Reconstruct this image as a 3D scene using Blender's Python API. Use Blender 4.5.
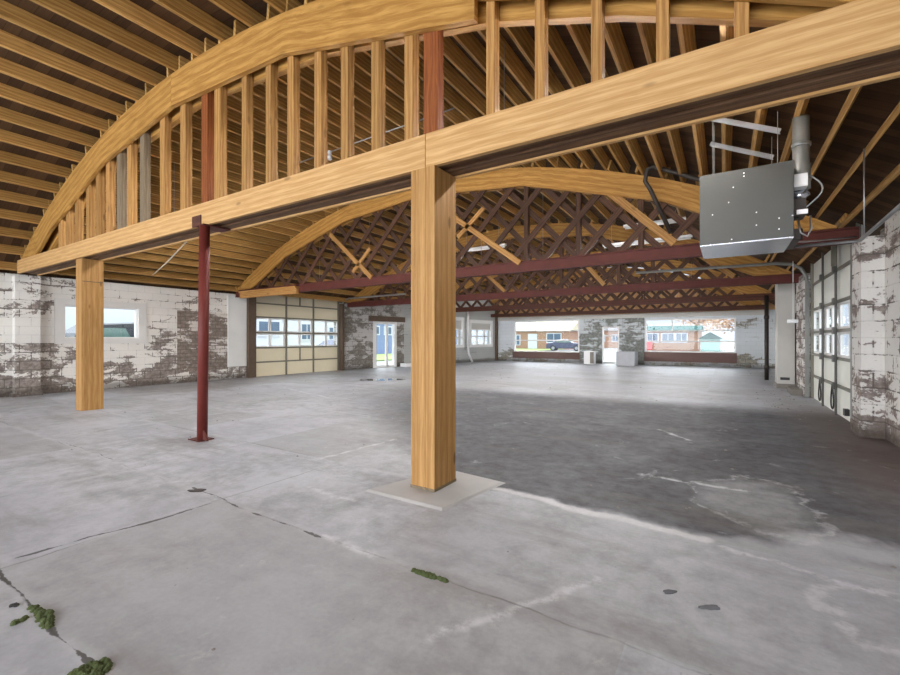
import bpy, bmesh, math, random
from mathutils import Vector, Matrix
random.seed(7)
sc = bpy.context.scene
col = sc.collection
for o in list(bpy.data.objects): bpy.data.objects.remove(o)

# ------------------------------------------------------------------ camera, sky, light, exposure
cam_d = bpy.data.cameras.new('camera'); cam = bpy.data.objects.new('camera', cam_d); col.objects.link(cam)
cam.location = (0, 0, 1.3); cam.rotation_euler = (math.pi/2, 0, 0.564)
cam_d.sensor_width = 36; cam_d.lens = 36*434.4/900; cam_d.shift_y = 0.002
cam_d.clip_start = 0.05; cam_d.clip_end = 500
sc.camera = cam

w = bpy.data.worlds.new('sky'); sc.world = w; w.use_nodes = True
nt = w.node_tree; bg = nt.nodes['Background']
tc = nt.nodes.new('ShaderNodeTexCoord'); sp = nt.nodes.new('ShaderNodeSeparateXYZ')
cr = nt.nodes.new('ShaderNodeValToRGB')
# overcast sky: zenith about three times as bright as the horizon
cr.color_ramp.elements[0].position = 0.0; cr.color_ramp.elements[0].color = (0.168, 0.192, 0.235, 1)
cr.color_ramp.elements[1].position = 0.9; cr.color_ramp.elements[1].color = (0.90, 0.95, 1.0, 1)
nt.links.new(tc.outputs['Generated'], sp.inputs[0]); nt.links.new(sp.outputs['Z'], cr.inputs[0])
nt.links.new(cr.outputs[0], bg.inputs['Color']); bg.inputs['Strength'].default_value = 3.2

def area(name, loc, rot, sx, sy, power, color=(1, 1, 1), portal=False):
    l = bpy.data.lights.new(name, 'AREA'); l.shape = 'RECTANGLE'; l.size = sx; l.size_y = sy
    l.energy = power; l.color = color
    o = bpy.data.objects.new(name, l); col.objects.link(o); o.location = loc; o.rotation_euler = rot
    if portal: l.cycles.is_portal = True
    return o
# daylight that comes in through the open rear of the building behind the camera
area('rear_daylight', (-5.5, -9.0, 1.9), (math.radians(96), 0, 0), 24, 3.6, 1700, (0.93, 0.96, 1.0))
# sampling portals in the window and door openings
area('portal_rear', (-6, -4.2, 1.6), (math.radians(90), 0, 0), 16, 3.4, 1, portal=True)
area('portal_far_window', (-8.7, 24.0, 1.46), (math.radians(-90), 0, 0), 3.9, 1.8, 1, portal=True)
area('portal_far_window', (-1.5, 24.0, 1.5), (math.radians(-90), 0, 0), 3.9, 1.7, 1, portal=True)
sun_d = bpy.data.lights.new('sun', 'SUN'); sun_d.energy = 4.0; sun_d.angle = math.radians(70); sun_d.color = (0.93, 0.96, 1.0)
sun = bpy.data.objects.new('sun', sun_d); col.objects.link(sun); sun.rotation_euler = (math.radians(-58), 0, math.radians(18))

FILL_LAMP = 105.0                                  # brightness of the tubes in the added, unseen fill lights
sc.view_settings.view_transform = 'Standard'; sc.view_settings.look = 'None'
sc.view_settings.gamma = 1; sc.view_settings.use_curve_mapping = False
sc.view_settings.exposure = 0.64

# ------------------------------------------------------------------ small node language
class N:
    def __init__(s, name):
        s.m = bpy.data.materials.new(name); s.m.use_nodes = True; s.t = s.m.node_tree
        s.b = s.t.nodes['Principled BSDF']; s.out = s.t.nodes['Material Output']
    def new(s, k): return s.t.nodes.new(k)
    def put(s, sock, v):
        if isinstance(v, bpy.types.NodeSocket): s.t.links.new(v, sock)
        else:
            try: sock.default_value = v
            except Exception: sock.default_value = (*v, 1)
    def math(s, op, a, b=0.0, c=None, clamp=False):
        n = s.new('ShaderNodeMath'); n.operation = op; n.use_clamp = clamp
        s.put(n.inputs[0], a); s.put(n.inputs[1], b)
        if c is not None: s.put(n.inputs[2], c)
        return n.outputs[0]
    def step(s, v, lo, hi):           # smooth 0..1 (lo may exceed hi)
        n = s.new('ShaderNodeMapRange'); n.interpolation_type = 'SMOOTHSTEP'
        inv = lo > hi
        if inv: lo, hi = hi, lo
        s.put(n.inputs['Value'], v); n.inputs['From Min'].default_value = lo; n.inputs['From Max'].default_value = hi
        n.inputs['To Min'].default_value = 1.0 if inv else 0.0; n.inputs['To Max'].default_value = 0.0 if inv else 1.0
        return n.outputs[0]
    def mix(s, f, a, b, mode='MIX'):
        n = s.new('ShaderNodeMix'); n.data_type = 'RGBA'; n.blend_type = mode
        s.put(n.inputs[0], f); s.put(n.inputs[6], a if isinstance(a, bpy.types.NodeSocket) else (*a, 1))
        s.put(n.inputs[7], b if isinstance(b, bpy.types.NodeSocket) else (*b, 1))
        return n.outputs[2]
    def noise(s, vec, scale, detail=4, rough=0.55, dist=0.0):
        n = s.new('ShaderNodeTexNoise'); s.put(n.inputs['Vector'], vec); n.inputs['Scale'].default_value = scale
        n.inputs['Detail'].default_value = detail; n.inputs['Roughness'].default_value = rough; n.inputs['Distortion'].default_value = dist
        return n.outputs['Fac']
    def pos(s): return s.new('ShaderNodeNewGeometry').outputs['Position']
    def sep(s, v):
        n = s.new('ShaderNodeSeparateXYZ'); s.put(n.inputs[0], v); return n.outputs
    def comb(s, x, y, z):
        n = s.new('ShaderNodeCombineXYZ'); s.put(n.inputs[0], x); s.put(n.inputs[1], y); s.put(n.inputs[2], z); return n.outputs[0]
    def vmath(s, op, a, b=(0, 0, 0)):
        n = s.new('ShaderNodeVectorMath'); n.operation = op; s.put(n.inputs[0], a)
        if isinstance(b, bpy.types.NodeSocket): s.put(n.inputs[1], b)
        else: n.inputs[1].default_value = b
        return n.outputs[0] if op not in ('LENGTH', 'DOT_PRODUCT') else n.outputs['Value']
    def bump(s, h, strength=0.3, dist=0.01):
        n = s.new('ShaderNodeBump'); n.inputs['Strength'].default_value = strength; n.inputs['Distance'].default_value = dist
        s.put(n.inputs['Height'], h); s.t.links.new(n.outputs[0], s.b.inputs['Normal'])
    def done(s, color=None, rough=0.7, metal=0.0, spec=None):
        if color is not None: s.put(s.b.inputs['Base Color'], color if isinstance(color, bpy.types.NodeSocket) else (*color, 1))
        s.put(s.b.inputs['Roughness'], rough); s.put(s.b.inputs['Metallic'], metal)
        if spec is not None: s.put(s.b.inputs['Specular IOR Level'], spec)
        return s.m

def srgb(r, g, b):
    f = lambda c: (c/255/12.92) if c/255 <= 0.04045 else ((c/255+0.055)/1.055)**2.4
    return (f(r), f(g), f(b))

def plain(name, c, rough=0.7, metal=0.0, var=0.12, scale=6, spec=None):
    n = N(name); f = n.noise(n.pos(), scale, 5)
    k = n.math('MULTIPLY_ADD', f, 2*var, 1-var)
    return n.done(n.mix(1.0, c, n.comb(k, k, k), 'MULTIPLY'), rough, metal, spec)

def wood(name, light, dark, knot=0.5, rough=0.65, var=0.22, stripes=22.0, contrast=1.0, weather=None, wave=0.10):
    """sawn timber: grain runs along U (metres)"""
    n = N(name)
    uv = n.new('ShaderNodeUVMap').outputs[0]; rnd = n.new('ShaderNodeObjectInfo').outputs['Random']
    uv = n.vmath('ADD', uv, n.comb(n.math('MULTIPLY', rnd, 37.0), n.math('MULTIPLY', rnd, 11.0), 0.0))
    x, y, _ = n.sep(uv)
    wob = n.noise(n.comb(n.math('MULTIPLY', x, 0.9), n.math('MULTIPLY', y, 5.0), 0.0), 1.6, 2)
    yy = n.math('MULTIPLY_ADD', wob, wave, y)
    g = n.noise(n.comb(n.math('MULTIPLY', x, 1.4), n.math('MULTIPLY', yy, stripes*2.2), 1.0), 2.0, 5, 0.6)
    rings = n.math('FRACT', n.math('MULTIPLY', yy, stripes))
    rings = n.math('ABSOLUTE', n.math('SUBTRACT', rings, 0.5))
    f = n.math('ADD', n.math('MULTIPLY', g, 0.95), n.math('MULTIPLY', rings, 0.45))
    f = n.step(f, 0.38, 0.38 + 0.5/contrast)
    c = n.mix(f, dark, light)
    big = n.noise(n.comb(n.math('MULTIPLY', x, 0.5), n.math('MULTIPLY', y, 2.0), 3.0), 1.5, 3)
    k = n.math('MULTIPLY_ADD', big, var, 1-var*0.5)
    tint = n.math('MULTIPLY_ADD', rnd, var*0.9, 1-var*0.5)
    k = n.math('MULTIPLY', k, tint)
    c = n.mix(1.0, c, n.comb(k, k, n.math('POWER', k, 1.2)), 'MULTIPLY')
    if knot > 0:
        v = n.new('ShaderNodeTexVoronoi'); n.put(v.inputs['Vector'], n.comb(n.math('MULTIPLY', x, 2.2), n.math('MULTIPLY', y, 6.0), 0.0)); v.inputs['Scale'].default_value = 1.0
        kn = n.step(v.outputs['Distance'], 0.17, 0.07)
        sel = n.step(n.sep(v.outputs['Color'])[0], 0.40, 0.45)
        kn = n.math('MULTIPLY', n.math('MULTIPLY', kn, sel), knot)
        c = n.mix(kn, c, tuple(a*0.35 for a in dark))
    if weather is not None:
        ws = n.step(n.noise(n.comb(x, n.math('MULTIPLY', y, 4), 7.0), 2.3, 5), 0.52, 0.68)
        c = n.mix(n.math('MULTIPLY', ws, 0.6), c, weather)
    n.bump(f, 0.15, 0.004)
    return n.done(c, rough, spec=0.3)

M = {}
M['beam'] = wood('sawn_beam_timber', srgb(216, 176, 122), srgb(186, 142, 88), 0.6, stripes=14, var=0.16, wave=.035)
M['beamdark'] = wood('weathered_brown_timber', srgb(136, 104, 76), srgb(92, 66, 48), 0.2, stripes=12, var=0.25)
M['ply'] = wood('yellow_plywood', srgb(190, 146, 78), srgb(150, 106, 48), 0.25, stripes=9, var=0.2)
M['stud'] = wood('fresh_stud_timber', srgb(190, 148, 88), srgb(146, 102, 54), 0.5, stripes=20, var=0.36, wave=.05)
M['gable'] = wood('tan_plywood', srgb(224, 186, 136), srgb(196, 150, 100), 0.2, stripes=6, var=0.2)
M['studgrey'] = wood('grey_weathered_timber', srgb(140, 124, 100), srgb(104, 90, 72), 0.3, var=0.25)
M['studred'] = wood('red_brown_timber', srgb(152, 88, 42), srgb(112, 58, 26), 0.3, var=0.2)
M['post'] = wood('post_timber', srgb(186, 144, 90), srgb(156, 114, 62), 0.8, stripes=12, var=0.14, wave=.04)
M['joist'] = wood('joist_timber', srgb(206, 166, 100), srgb(156, 114, 60), 0.4, stripes=18, var=0.42, wave=.05)
M['lattice'] = wood('dark_lattice_timber', srgb(98, 66, 46), srgb(62, 40, 28), 0.2, stripes=20, var=0.5)
M['chord'] = wood('stained_chord_timber', srgb(96, 56, 42), srgb(70, 40, 30), 0.2, stripes=10, var=0.2)
M['redsteel'] = plain('red_oxide_paint', srgb(90, 47, 41), 0.6, 0, 0.3, 5, spec=0.2)
M['redpipe'] = plain('red_oxide_column_paint', srgb(104, 46, 40), 0.5, 0, 0.25, 7, spec=0.2)

# roof boards: planks run across (U) and are laid side by side along V
n = N('old_roof_boards'); uv = n.new('ShaderNodeUVMap').outputs[0]; x, y, _ = n.sep(uv)
row = n.math('FLOOR', n.math('MULTIPLY', y, 7.0)); fr = n.math('FRACT', n.math('MULTIPLY', y, 7.0))
wn = n.new('ShaderNodeTexWhiteNoise'); wn.noise_dimensions = '2D'; n.put(wn.inputs['Vector'], n.comb(row, n.math('FLOOR', n.math('MULTIPLY_ADD', row, 0.37, n.math('MULTIPLY', x, 0.11))), 0.0))
g = n.noise(n.comb(n.math('MULTIPLY', x, 1.3), n.math('MULTIPLY', y, 34.0), row), 1.7, 5)
k = n.math('ADD', n.math('MULTIPLY', wn.outputs['Value'], 0.55), n.math('MULTIPLY', g, 0.7))
c = n.mix(k, srgb(44, 31, 22), srgb(94, 70, 48))
gap = n.step(fr, 0.0, 0.07); c = n.mix(n.math('MULTIPLY_ADD', gap, .55, .45), srgb(20, 14, 10), c)
M['deck'] = n.done(c, 0.85, spec=0.15)

def block_wall(name, paint, bare, bare2, lo_line, spread, cover, bw=0.4, bh=0.2, seed=0.0, mortar=srgb(96, 90, 84), scale=1.0):
    """painted masonry whose paint is flaking off; more is gone low down"""
    n = N(name); p = n.pos(); x, y, z = n.sep(p)
    u = n.math('ADD', x, y)
    q = n.comb(u, z, seed)
    br = n.new('ShaderNodeTexBrick'); n.put(br.inputs['Vector'], q); br.inputs['Scale'].default_value = 1.0
    br.inputs['Brick Width'].default_value = bw; br.inputs['Row Height'].default_value = bh
    br.inputs['Mortar Size'].default_value = 0.012; br.inputs['Mortar Smooth'].default_value = 0.4
    br.inputs['Color1'].default_value = (0.25, 0.25, 0.25, 1); br.inputs['Color2'].default_value = (0.9, 0.9, 0.9, 1); br.inputs['Mortar'].default_value = (0.5, 0.5, 0.5, 1)
    mort = br.outputs['Fac']; each = n.sep(br.outputs['Color'])[0]
    st = n.comb(n.math('MULTIPLY', u, 0.7), n.math('MULTIPLY', z, 1.5), seed)
    a = n.noise(st, 2.2*scale, 8, 0.68, 0.6)
    b = n.noise(st, 0.75*scale, 3, 0.5)
    c2 = n.noise(q, 26, 4, 0.7)
    f = n.math('ADD', n.math('MULTIPLY', a, 0.85), n.math('MULTIPLY', b, 0.5))
    f = n.math('ADD', f, n.math('MULTIPLY', c2, 0.24))
    f = n.math('ADD', f, n.math('MULTIPLY', each, 0.07))
    f = n.math('SUBTRACT', f, n.math('MULTIPLY', n.step(mort, 0.2, 0.9), 0.05))
    thr = n.math('MULTIPLY_ADD', n.step(z, lo_line+spread, lo_line-spread), 0.125, cover+0.05)
    pm = n.step(n.math('SUBTRACT', f, thr), -0.016, 0.016)
    tone = n.math('MULTIPLY_ADD', b, 0.35, 0.82)
    pc = n.mix(1.0, paint, n.comb(tone, tone, n.math('MULTIPLY', tone, 0.99)), 'MULTIPLY')
    pc = n.mix(n.math('MULTIPLY', n.step(c2, 0.52, 0.75), 0.25), pc, bare2)
    bc = n.mix(n.step(n.noise(q, 9, 6, 0.7), 0.35, 0.7), bare, bare2)
    bc = n.mix(n.math('MULTIPLY', each, 0.35), bc, bare)
    bc = n.mix(n.math('MULTIPLY', n.step(mort, 0.3, 0.9), 0.7), bc, mortar)
    c = n.mix(pm, bc, pc)
    c = n.mix(n.math('MULTIPLY', n.step(mort, 0.4, 0.95), n.math('MULTIPLY_ADD', pm, -0.20, 0.30)), c, mortar)
    low = n.step(n.math('ADD', z, n.math('MULTIPLY', a, -0.25)), 0.12, -0.06)
    c = n.mix(n.math('MULTIPLY', low, 0.65), c, srgb(62, 54, 44))
    h = n.math('SUBTRACT', n.math('MULTIPLY_ADD', pm, 0.25, n.math('MULTIPLY', c2, 0.2)), n.math('MULTIPLY', mort, 0.8))
    n.bump(h, 0.35, 0.012)
    return n.done(c, 0.85, spec=0.2)

M['wall_l'] = block_wall('flaking_white_masonry', srgb(226, 223, 218), srgb(116, 106, 100), srgb(174, 164, 156), 0.9, 0.6, 0.70, bh=.2)
M['wall_bare'] = block_wall('bare_brown_masonry', srgb(210, 204, 198), srgb(118, 106, 98), srgb(160, 148, 138), 9.0, 0.3, 0.72, seed=3.0, bh=0.11, bw=0.3)
M['wall_grey'] = block_wall('grey_block_masonry', srgb(188, 186, 184), srgb(112, 108, 100), srgb(150, 144, 136), 1.5, 2.2, 0.72, seed=5.0)
M['wall_far'] = block_wall('grey_green_stone_masonry', srgb(196, 202, 206), srgb(108, 112, 108), srgb(160, 162, 158), 1.9, 2.4, 0.74, seed=9.0, bh=0.2, bw=0.5)
M['wall_farwhite'] = block_wall('pale_blue_white_masonry', srgb(214, 220, 226), srgb(130, 130, 126), srgb(186, 180, 160), 0.5, 0.6, 0.66, seed=12.0)
M['wall_side'] = block_wall('pale_grey_siding', srgb(182, 184, 182), srgb(140, 142, 138), srgb(164, 166, 164), 0.2, 0.5, 0.60, seed=15.0, bh=0.14, bw=3.0)
M['wall_r'] = block_wall('flaking_grey_white_masonry', srgb(216, 214, 211), srgb(116, 104, 99), srgb(168, 158, 152), 0.8, 0.9, 0.73, seed=21.0, bh=0.22, bw=0.45, scale=1.5)
M['plaster'] = plain('white_plaster', srgb(216, 214, 210), 0.8, 0, 0.08, 3)
M['whiteboard'] = block_wall('white_panel_paint', srgb(222, 222, 220), srgb(140, 132, 124), srgb(200, 196, 190), 0.4, 0.2, 0.58, seed=30.0, bw=4, bh=4)
M['darkjamb'] = plain('dark_brown_timber_jamb', srgb(92, 76, 62), 0.8, 0, 0.3, 9)
def fibreglass(name, c, share):
    """thin fibreglass skin: daylight outside shines softly through"""
    n = N(name); k = n.math('MULTIPLY_ADD', n.noise(n.pos(), 2, 4), .12, .94); cc = n.mix(1.0, c, n.comb(k, k, k), 'MULTIPLY')
    m = n.done(cc, 0.55); tr = n.new('ShaderNodeBsdfTranslucent'); n.put(tr.inputs['Color'], cc)
    mx = n.new('ShaderNodeMixShader'); mx.inputs[0].default_value = share
    n.t.links.new(n.b.outputs[0], mx.inputs[1]); n.t.links.new(tr.outputs[0], mx.inputs[2]); n.t.links.new(mx.outputs[0], n.out.inputs[0])
    return m
M['doorcream'] = fibreglass('cream_door_panel', srgb(222, 214, 194), .40)
M['doorwhite'] = fibreglass('pale_door_panel', srgb(230, 229, 222), .40)
M['rail'] = plain('grey_door_rail', srgb(120, 116, 104), 0.5, 0.2, 0.12, 8)
M['darkrail'] = plain('dark_steel_strut', srgb(86, 84, 80), 0.45, 0.4, 0.15, 8)
M['frame'] = plain('white_window_frame', srgb(236, 236, 234), 0.5, 0, 0.04, 4)
M['galv'] = plain('galvanised_steel', srgb(170, 172, 174), 0.34, 0.85, 0.1, 12)
M['galvdull'] = plain('dull_galvanised_steel', srgb(128, 128, 124), 0.5, 0.4, 0.15, 10)
M['alu'] = plain('bright_sheet_metal', srgb(206, 210, 218), 0.25, 0.9, 0.05, 4)
M['blackpipe'] = plain('black_iron_pipe', srgb(52, 46, 42), 0.5, 0.3, 0.3, 10)
M['brownboard'] = plain('brown_painted_boarding', srgb(104, 80, 74), 0.75, 0, 0.15, 3)
M['concpad'] = plain('pale_grout_concrete', srgb(176, 174, 172), 0.75, 0, 0.10, 5)
M['stepconc'] = plain('dirty_concrete', srgb(128, 122, 114), 0.9, 0, 0.25, 6)
M['lowblock'] = plain('pale_grey_block', srgb(178, 180, 186), 0.85, 0, 0.15, 5)
M['darkstone'] = plain('dark_grey_stone', srgb(96, 96, 100), 0.8, 0, 0.2, 30)
M['boxwhite'] = plain('off_white_column_paint', srgb(198, 196, 190), 0.75, 0, 0.08, 2)
M['white'] = plain('white_enamel', srgb(236, 236, 236), 0.4, 0, 0.03, 4)
n = N('added_fill_tube'); n.b.inputs['Emission Color'].default_value = (1.0, .98, .96, 1); n.b.inputs['Emission Strength'].default_value = FILL_LAMP; M['fill_tube'] = n.done((.9, .9, .9), .4)  # glow of the added fill lights only
M['black'] = plain('black_rubber', srgb(34, 32, 32), 0.6, 0, 0.1, 8)
M['cord'] = plain('pale_cord', srgb(206, 198, 184), 0.7, 0, 0.05, 8)

# heater face: grey enamel with tiny screws
n = N('grey_heater_enamel'); p = n.pos(); f = n.noise(p, 3, 4)
c = n.mix(f, srgb(60, 61, 58), srgb(68, 69, 66))
M['heater'] = n.done(c, 0.42, 0.15)

def glass(name, tint=(0.96, 0.98, 0.98), refl=0.08):
    n = N(name); tr = n.new('ShaderNodeBsdfTransparent'); tr.inputs[0].default_value = (*tint, 1)
    gl = n.new('ShaderNodeBsdfGlossy'); gl.inputs['Roughness'].default_value = 0.02
    lw = n.new('ShaderNodeLayerWeight'); lw.inputs[0].default_value = 0.25
    mx = n.new('ShaderNodeMixShader'); n.put(mx.inputs[0], n.math('MULTIPLY_ADD', lw.outputs['Fresnel'], 0.3, refl*0.15))
    n.t.links.new(tr.outputs[0], mx.inputs[1]); n.t.links.new(gl.outputs[0], mx.inputs[2]); n.t.links.new(mx.outputs[0], n.out.inputs[0])
    return n.m
M['glass'] = glass('clear_glass')
M['carglass'] = plain('tinted_car_glass', srgb(78, 100, 94), 0.08, 0, 0.05, 2)

# floor: worn slabs, joints, cracks, efflorescence, damp dark patch with shade painted in
def seg_group():
    g = bpy.data.node_groups.new('segment_distance', 'ShaderNodeTree')
    for nm in ('P', 'A', 'B'): g.interface.new_socket(nm, in_out='INPUT', socket_type='NodeSocketVector')
    g.interface.new_socket('D', in_out='OUTPUT', socket_type='NodeSocketFloat')
    i = g.nodes.new('NodeGroupInput'); o = g.nodes.new('NodeGroupOutput')
    def vm(op, a, b):
        m = g.nodes.new('ShaderNodeVectorMath'); m.operation = op; g.links.new(a, m.inputs[0]); g.links.new(b, m.inputs[1]); return m
    pa = vm('SUBTRACT', i.outputs['P'], i.outputs['A']).outputs[0]; ba = vm('SUBTRACT', i.outputs['B'], i.outputs['A']).outputs[0]
    d1 = vm('DOT_PRODUCT', pa, ba).outputs['Value']; d2 = vm('DOT_PRODUCT', ba, ba).outputs['Value']
    dv = g.nodes.new('ShaderNodeMath'); dv.operation = 'DIVIDE'; dv.use_clamp = True; g.links.new(d1, dv.inputs[0]); g.links.new(d2, dv.inputs[1])
    s = g.nodes.new('ShaderNodeVectorMath'); s.operation = 'SCALE'; g.links.new(ba, s.inputs[0]); g.links.new(dv.outputs[0], s.inputs['Scale'])
    r = vm('SUBTRACT', pa, s.outputs[0]).outputs[0]
    l = g.nodes.new('ShaderNodeVectorMath'); l.operation = 'LENGTH'; g.links.new(r, l.inputs[0]); g.links.new(l.outputs['Value'], o.inputs[0])
    return g
SEG = seg_group()
def segs(n, P, lines):
    d = None
    for ln in lines:
        for a, b in zip(ln[:-1], ln[1:]):
            q = n.new('ShaderNodeGroup'); q.node_tree = SEG; n.put(q.inputs['P'], P)
            q.inputs['A'].default_value = (*a, 0); q.inputs['B'].default_value = (*b, 0)
            d = q.outputs[0] if d is None else n.math('MINIMUM', d, q.outputs[0])
    return d
n = N('worn_concrete_floor'); p = n.pos(); x, y, z = n.sep(p)
flat = n.comb(x, y, 0.0)
nz = n.noise(flat, 1.3, 7, 0.62, 0.4); n2 = n.noise(flat, 7, 6, 0.7); n3 = n.noise(flat, 0.45, 3); n4 = n.noise(flat, 40, 3, 0.6)
wv = n.new('ShaderNodeTexNoise'); n.put(wv.inputs['Vector'], flat); wv.inputs['Scale'].default_value = 3.0; wv.inputs['Detail'].default_value = 5
jit = n.vmath('MULTIPLY', n.vmath('SUBTRACT', wv.outputs['Color'], (0.5, 0.5, 0.5)), (0.09, 0.09, 0.0))
PJ = n.vmath('ADD', flat, jit); PM = n.vmath('ADD', flat, n.vmath('MULTIPLY', jit, (2.2, 2.2, 0)))
jit2 = n.vmath('MULTIPLY', jit, (4.5, 4.5, 0)); PW = n.vmath('ADD', flat, jit2)
f = n.math('ADD', n.math('MULTIPLY', nz, 0.6), n.math('MULTIPLY', n2, 0.4))
light = n.mix(n.step(f, 0.33, 0.63), srgb(140, 140, 144), srgb(188, 190, 196))
light = n.mix(n.math('MULTIPLY', n.step(y, 9.5, 13.0), 0.35), light, srgb(158, 160, 166))
light = n.mix(n.math('MULTIPLY', n.step(n3, 0.45, 0.62), 0.45), light, srgb(166, 168, 178))
# every pour between the joints has its own grey
sl = n.new('ShaderNodeTexWhiteNoise'); sl.noise_dimensions = '2D'
n.put(sl.inputs['Vector'], n.comb(n.math('FLOOR', n.math('DIVIDE', n.math('ADD', x, 3.48), 1.56)), n.math('FLOOR', n.math('DIVIDE', n.math('SUBTRACT', y, 0.70), 1.28)), 0.0))
light = n.mix(n.math('MULTIPLY', n.step(sl.outputs['Value'], 0.25, 0.95), 0.42), light, srgb(140, 137, 134))
# damp, oil darkened slab; room shade is painted into the same dark colour
xx, yy, _ = n.sep(PW)
edge = n.math('MULTIPLY_ADD', n.math('MAXIMUM', n.math('SUBTRACT', -2.3, xx), 0.0), 0.42, 3.3)
m1 = n.step(n.math('DIVIDE', n.math('SUBTRACT', yy, edge), n.math('MULTIPLY_ADD', n.math('MAXIMUM', n.math('SUBTRACT', -2.0, xx), 0.0), 0.75, 0.16)), 0.0, 1.0)
m2 = n.step(yy, 10.6, 9.2)
m3 = n.step(xx, -9.8, -4.6)
dark_m = n.math('MULTIPLY', n.math('MULTIPLY', m1, m2), m3)
dark_m = n.math('MULTIPLY', dark_m, n.step(n.math('ADD', n.math('MULTIPLY', nz, 0.7), n.math('MULTIPLY', n3, 0.6)), 0.35, 0.72))
zone = n.math('MULTIPLY', n.math('MULTIPLY', m1, m2), m3)
dark_m = n.math('MULTIPLY_ADD', dark_m, 0.30, n.math('MULTIPLY', zone, 0.68))
dcol = n.mix(n.step(n2, 0.3, 0.7), srgb(54, 54, 58), srgb(84, 84, 89))
c = n.mix(dark_m, light, dcol)
# pale efflorescence islands inside the dark slab
e1 = n.vmath('LENGTH', n.vmath('MULTIPLY', n.vmath('SUBTRACT', PW, (0.24, 4.25, 0)), (2.6, 1.35, 0)))
e2 = n.vmath('LENGTH', n.vmath('MULTIPLY', n.vmath('SUBTRACT', PW, (0.62, 3.55, 0)), (1.7, 3.6, 0)))
e3 = n.vmath('LENGTH', n.vmath('MULTIPLY', n.vmath('SUBTRACT', PW, (0.75, 2.75, 0)), (2.6, 2.9, 0)))
c = n.mix(n.math('MULTIPLY', n.step(n.math('MULTIPLY_ADD', n.math('SUBTRACT', nz, .5), 1.6, e1), 1.1, 0.5), n.math('MULTIPLY_ADD', n2, .8, .1)), c, srgb(160, 161, 164))
c = n.mix(n.math('MULTIPLY', n.step(n.math('MULTIPLY_ADD', n.math('SUBTRACT', nz, .5), 1.8, e2), 1.15, 0.2), 0.7), c, srgb(190, 191, 196))
brk = n.step(n2, 0.38, 0.62)
ring = n.math('MULTIPLY', n.step(n.math('ABSOLUTE', n.math('SUBTRACT', n.math('MULTIPLY_ADD', n.math('SUBTRACT', nz, .5), 1.6, e3), 0.85)), 0.14, 0.0), brk)
ring1 = n.math('MULTIPLY', n.step(n.math('ABSOLUTE', n.math('SUBTRACT', n.math('MULTIPLY_ADD', n.math('SUBTRACT', nz, .5), 1.6, e1), 0.95)), 0.10, 0.0), brk)
c = n.mix(n.math('MULTIPLY', ring, 0.5), c, srgb(206, 206, 208)); c = n.mix(n.math('MULTIPLY', ring1, 0.45), c, srgb(200, 200, 202))
# rusty dirt along the right wall
rust = n.math('MULTIPLY', n.step(xx, 0.55, 1.4), n.math('MULTIPLY', n.step(yy, 3.6, 6.0), n.step(yy, 12.5, 9.0)))
c = n.mix(n.math('MULTIPLY', rust, 0.7), c, srgb(92, 78, 70))
# brown drag marks
c = n.mix(n.math('MULTIPLY', n.step(n.noise(n.comb(n.math('MULTIPLY', x, 0.4), n.math('MULTIPLY', y, 2.0), 4.0), 1.1, 6, 0.65), 0.52, 0.72), 0.38), c, srgb(112, 104, 96))
# scattered white mineral bloom
c = n.mix(n.math('MULTIPLY', n.step(n.noise(flat, 2.1, 8, 0.7, 1.2), 0.60, 0.74), 0.45), c, srgb(204, 204, 206))
# white lime seam along the slab edge, patches of skim coat
lime = segs(n, PM, [[(-1.65, 3.42), (-0.75, 3.30), (-0.12, 3.27)]])
c = n.mix(n.math('MULTIPLY', n.step(lime, 0.075, 0.015), n.math('MULTIPLY_ADD', n2, 0.9, 0.25, clamp=True)), c, srgb(214, 214, 214))
lime2 = segs(n, PM, [[(-3.06, 2.56), (-2.52, 2.53)], [(0.0, 3.22), (0.8, 3.0), (1.7, 2.7)], [(-1.08, 1.54), (-0.72, 2.12), (-0.6, 2.38)], [(-3.72, 3.2), (-3.62, 4.4)], [(-0.8, 6.9), (-0.4, 6.4)], [(-0.7, 4.5), (0.2, 4.5)], [(-2.25, 1.99), (-1.75, 1.95)], [(-10.0, 7.5), (-7.4, 6.7)]])
c = n.mix(n.math('MULTIPLY', n.step(lime2, 0.045, 0.005), n.math('MULTIPLY', n.step(n2, .36, .6), .7)), c, srgb(206, 207, 210))
# joints and cracks
jl = segs(n, PJ, [[(-14, 0.70), (1.9, 0.69)], [(-14, 2.03), (1.9, 1.95)], [(-3.48, -4), (-3.46, 3.25)], [(-5.05, -4), (-5.03, 3.25)], [(-7.5, -4), (-7.5, 5.6)], [(-10, -4), (-9.9, 12)], [(-14, 3.3), (-2.4, 3.25)], [(-14, 5.6), (-5, 5.5)], [(-4.0, 10), (-3.9, 24)], [(-14, 12), (1.7, 11.8)], [(-14, 16), (1.7, 16)]])
c = n.mix(n.math('MULTIPLY', n.step(jl, 0.010, 0.001), n.math('MULTIPLY', n.step(nz, 0.42, 0.60), 0.55)), c, srgb(84, 80, 76))
c = n.mix(n.math('MULTIPLY', n.step(jl, 0.07, 0.0), n.math('MULTIPLY', n.step(nz, 0.55, 0.40), 0.28)), c, srgb(206, 207, 210))
ck = segs(n, PJ, [[(-3.57, 0.80), (-3.54, 1.0), (-3.46, 1.45), (-3.44, 1.9)], [(-3.6, 0.70), (-2.0, 0.69)], [(-3.95, 2.02), (-3.3, 1.98), (-2.25, 1.955)], [(-7.0, 2.03), (-5.6, 2.02)], [(-7.5, 2.3), (-7.5, 2.9)]])
cn = n.noise(flat, 5.0, 4, 0.65)
thick = n.math('MULTIPLY', n.step(cn, 0.40, 0.72), 0.020)
ckm = n.step(n.math('SUBTRACT', ck, thick), 0.002, -0.003)
c = n.mix(n.math('MULTIPLY', ckm, 0.85), c, srgb(50, 48, 44))
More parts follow.
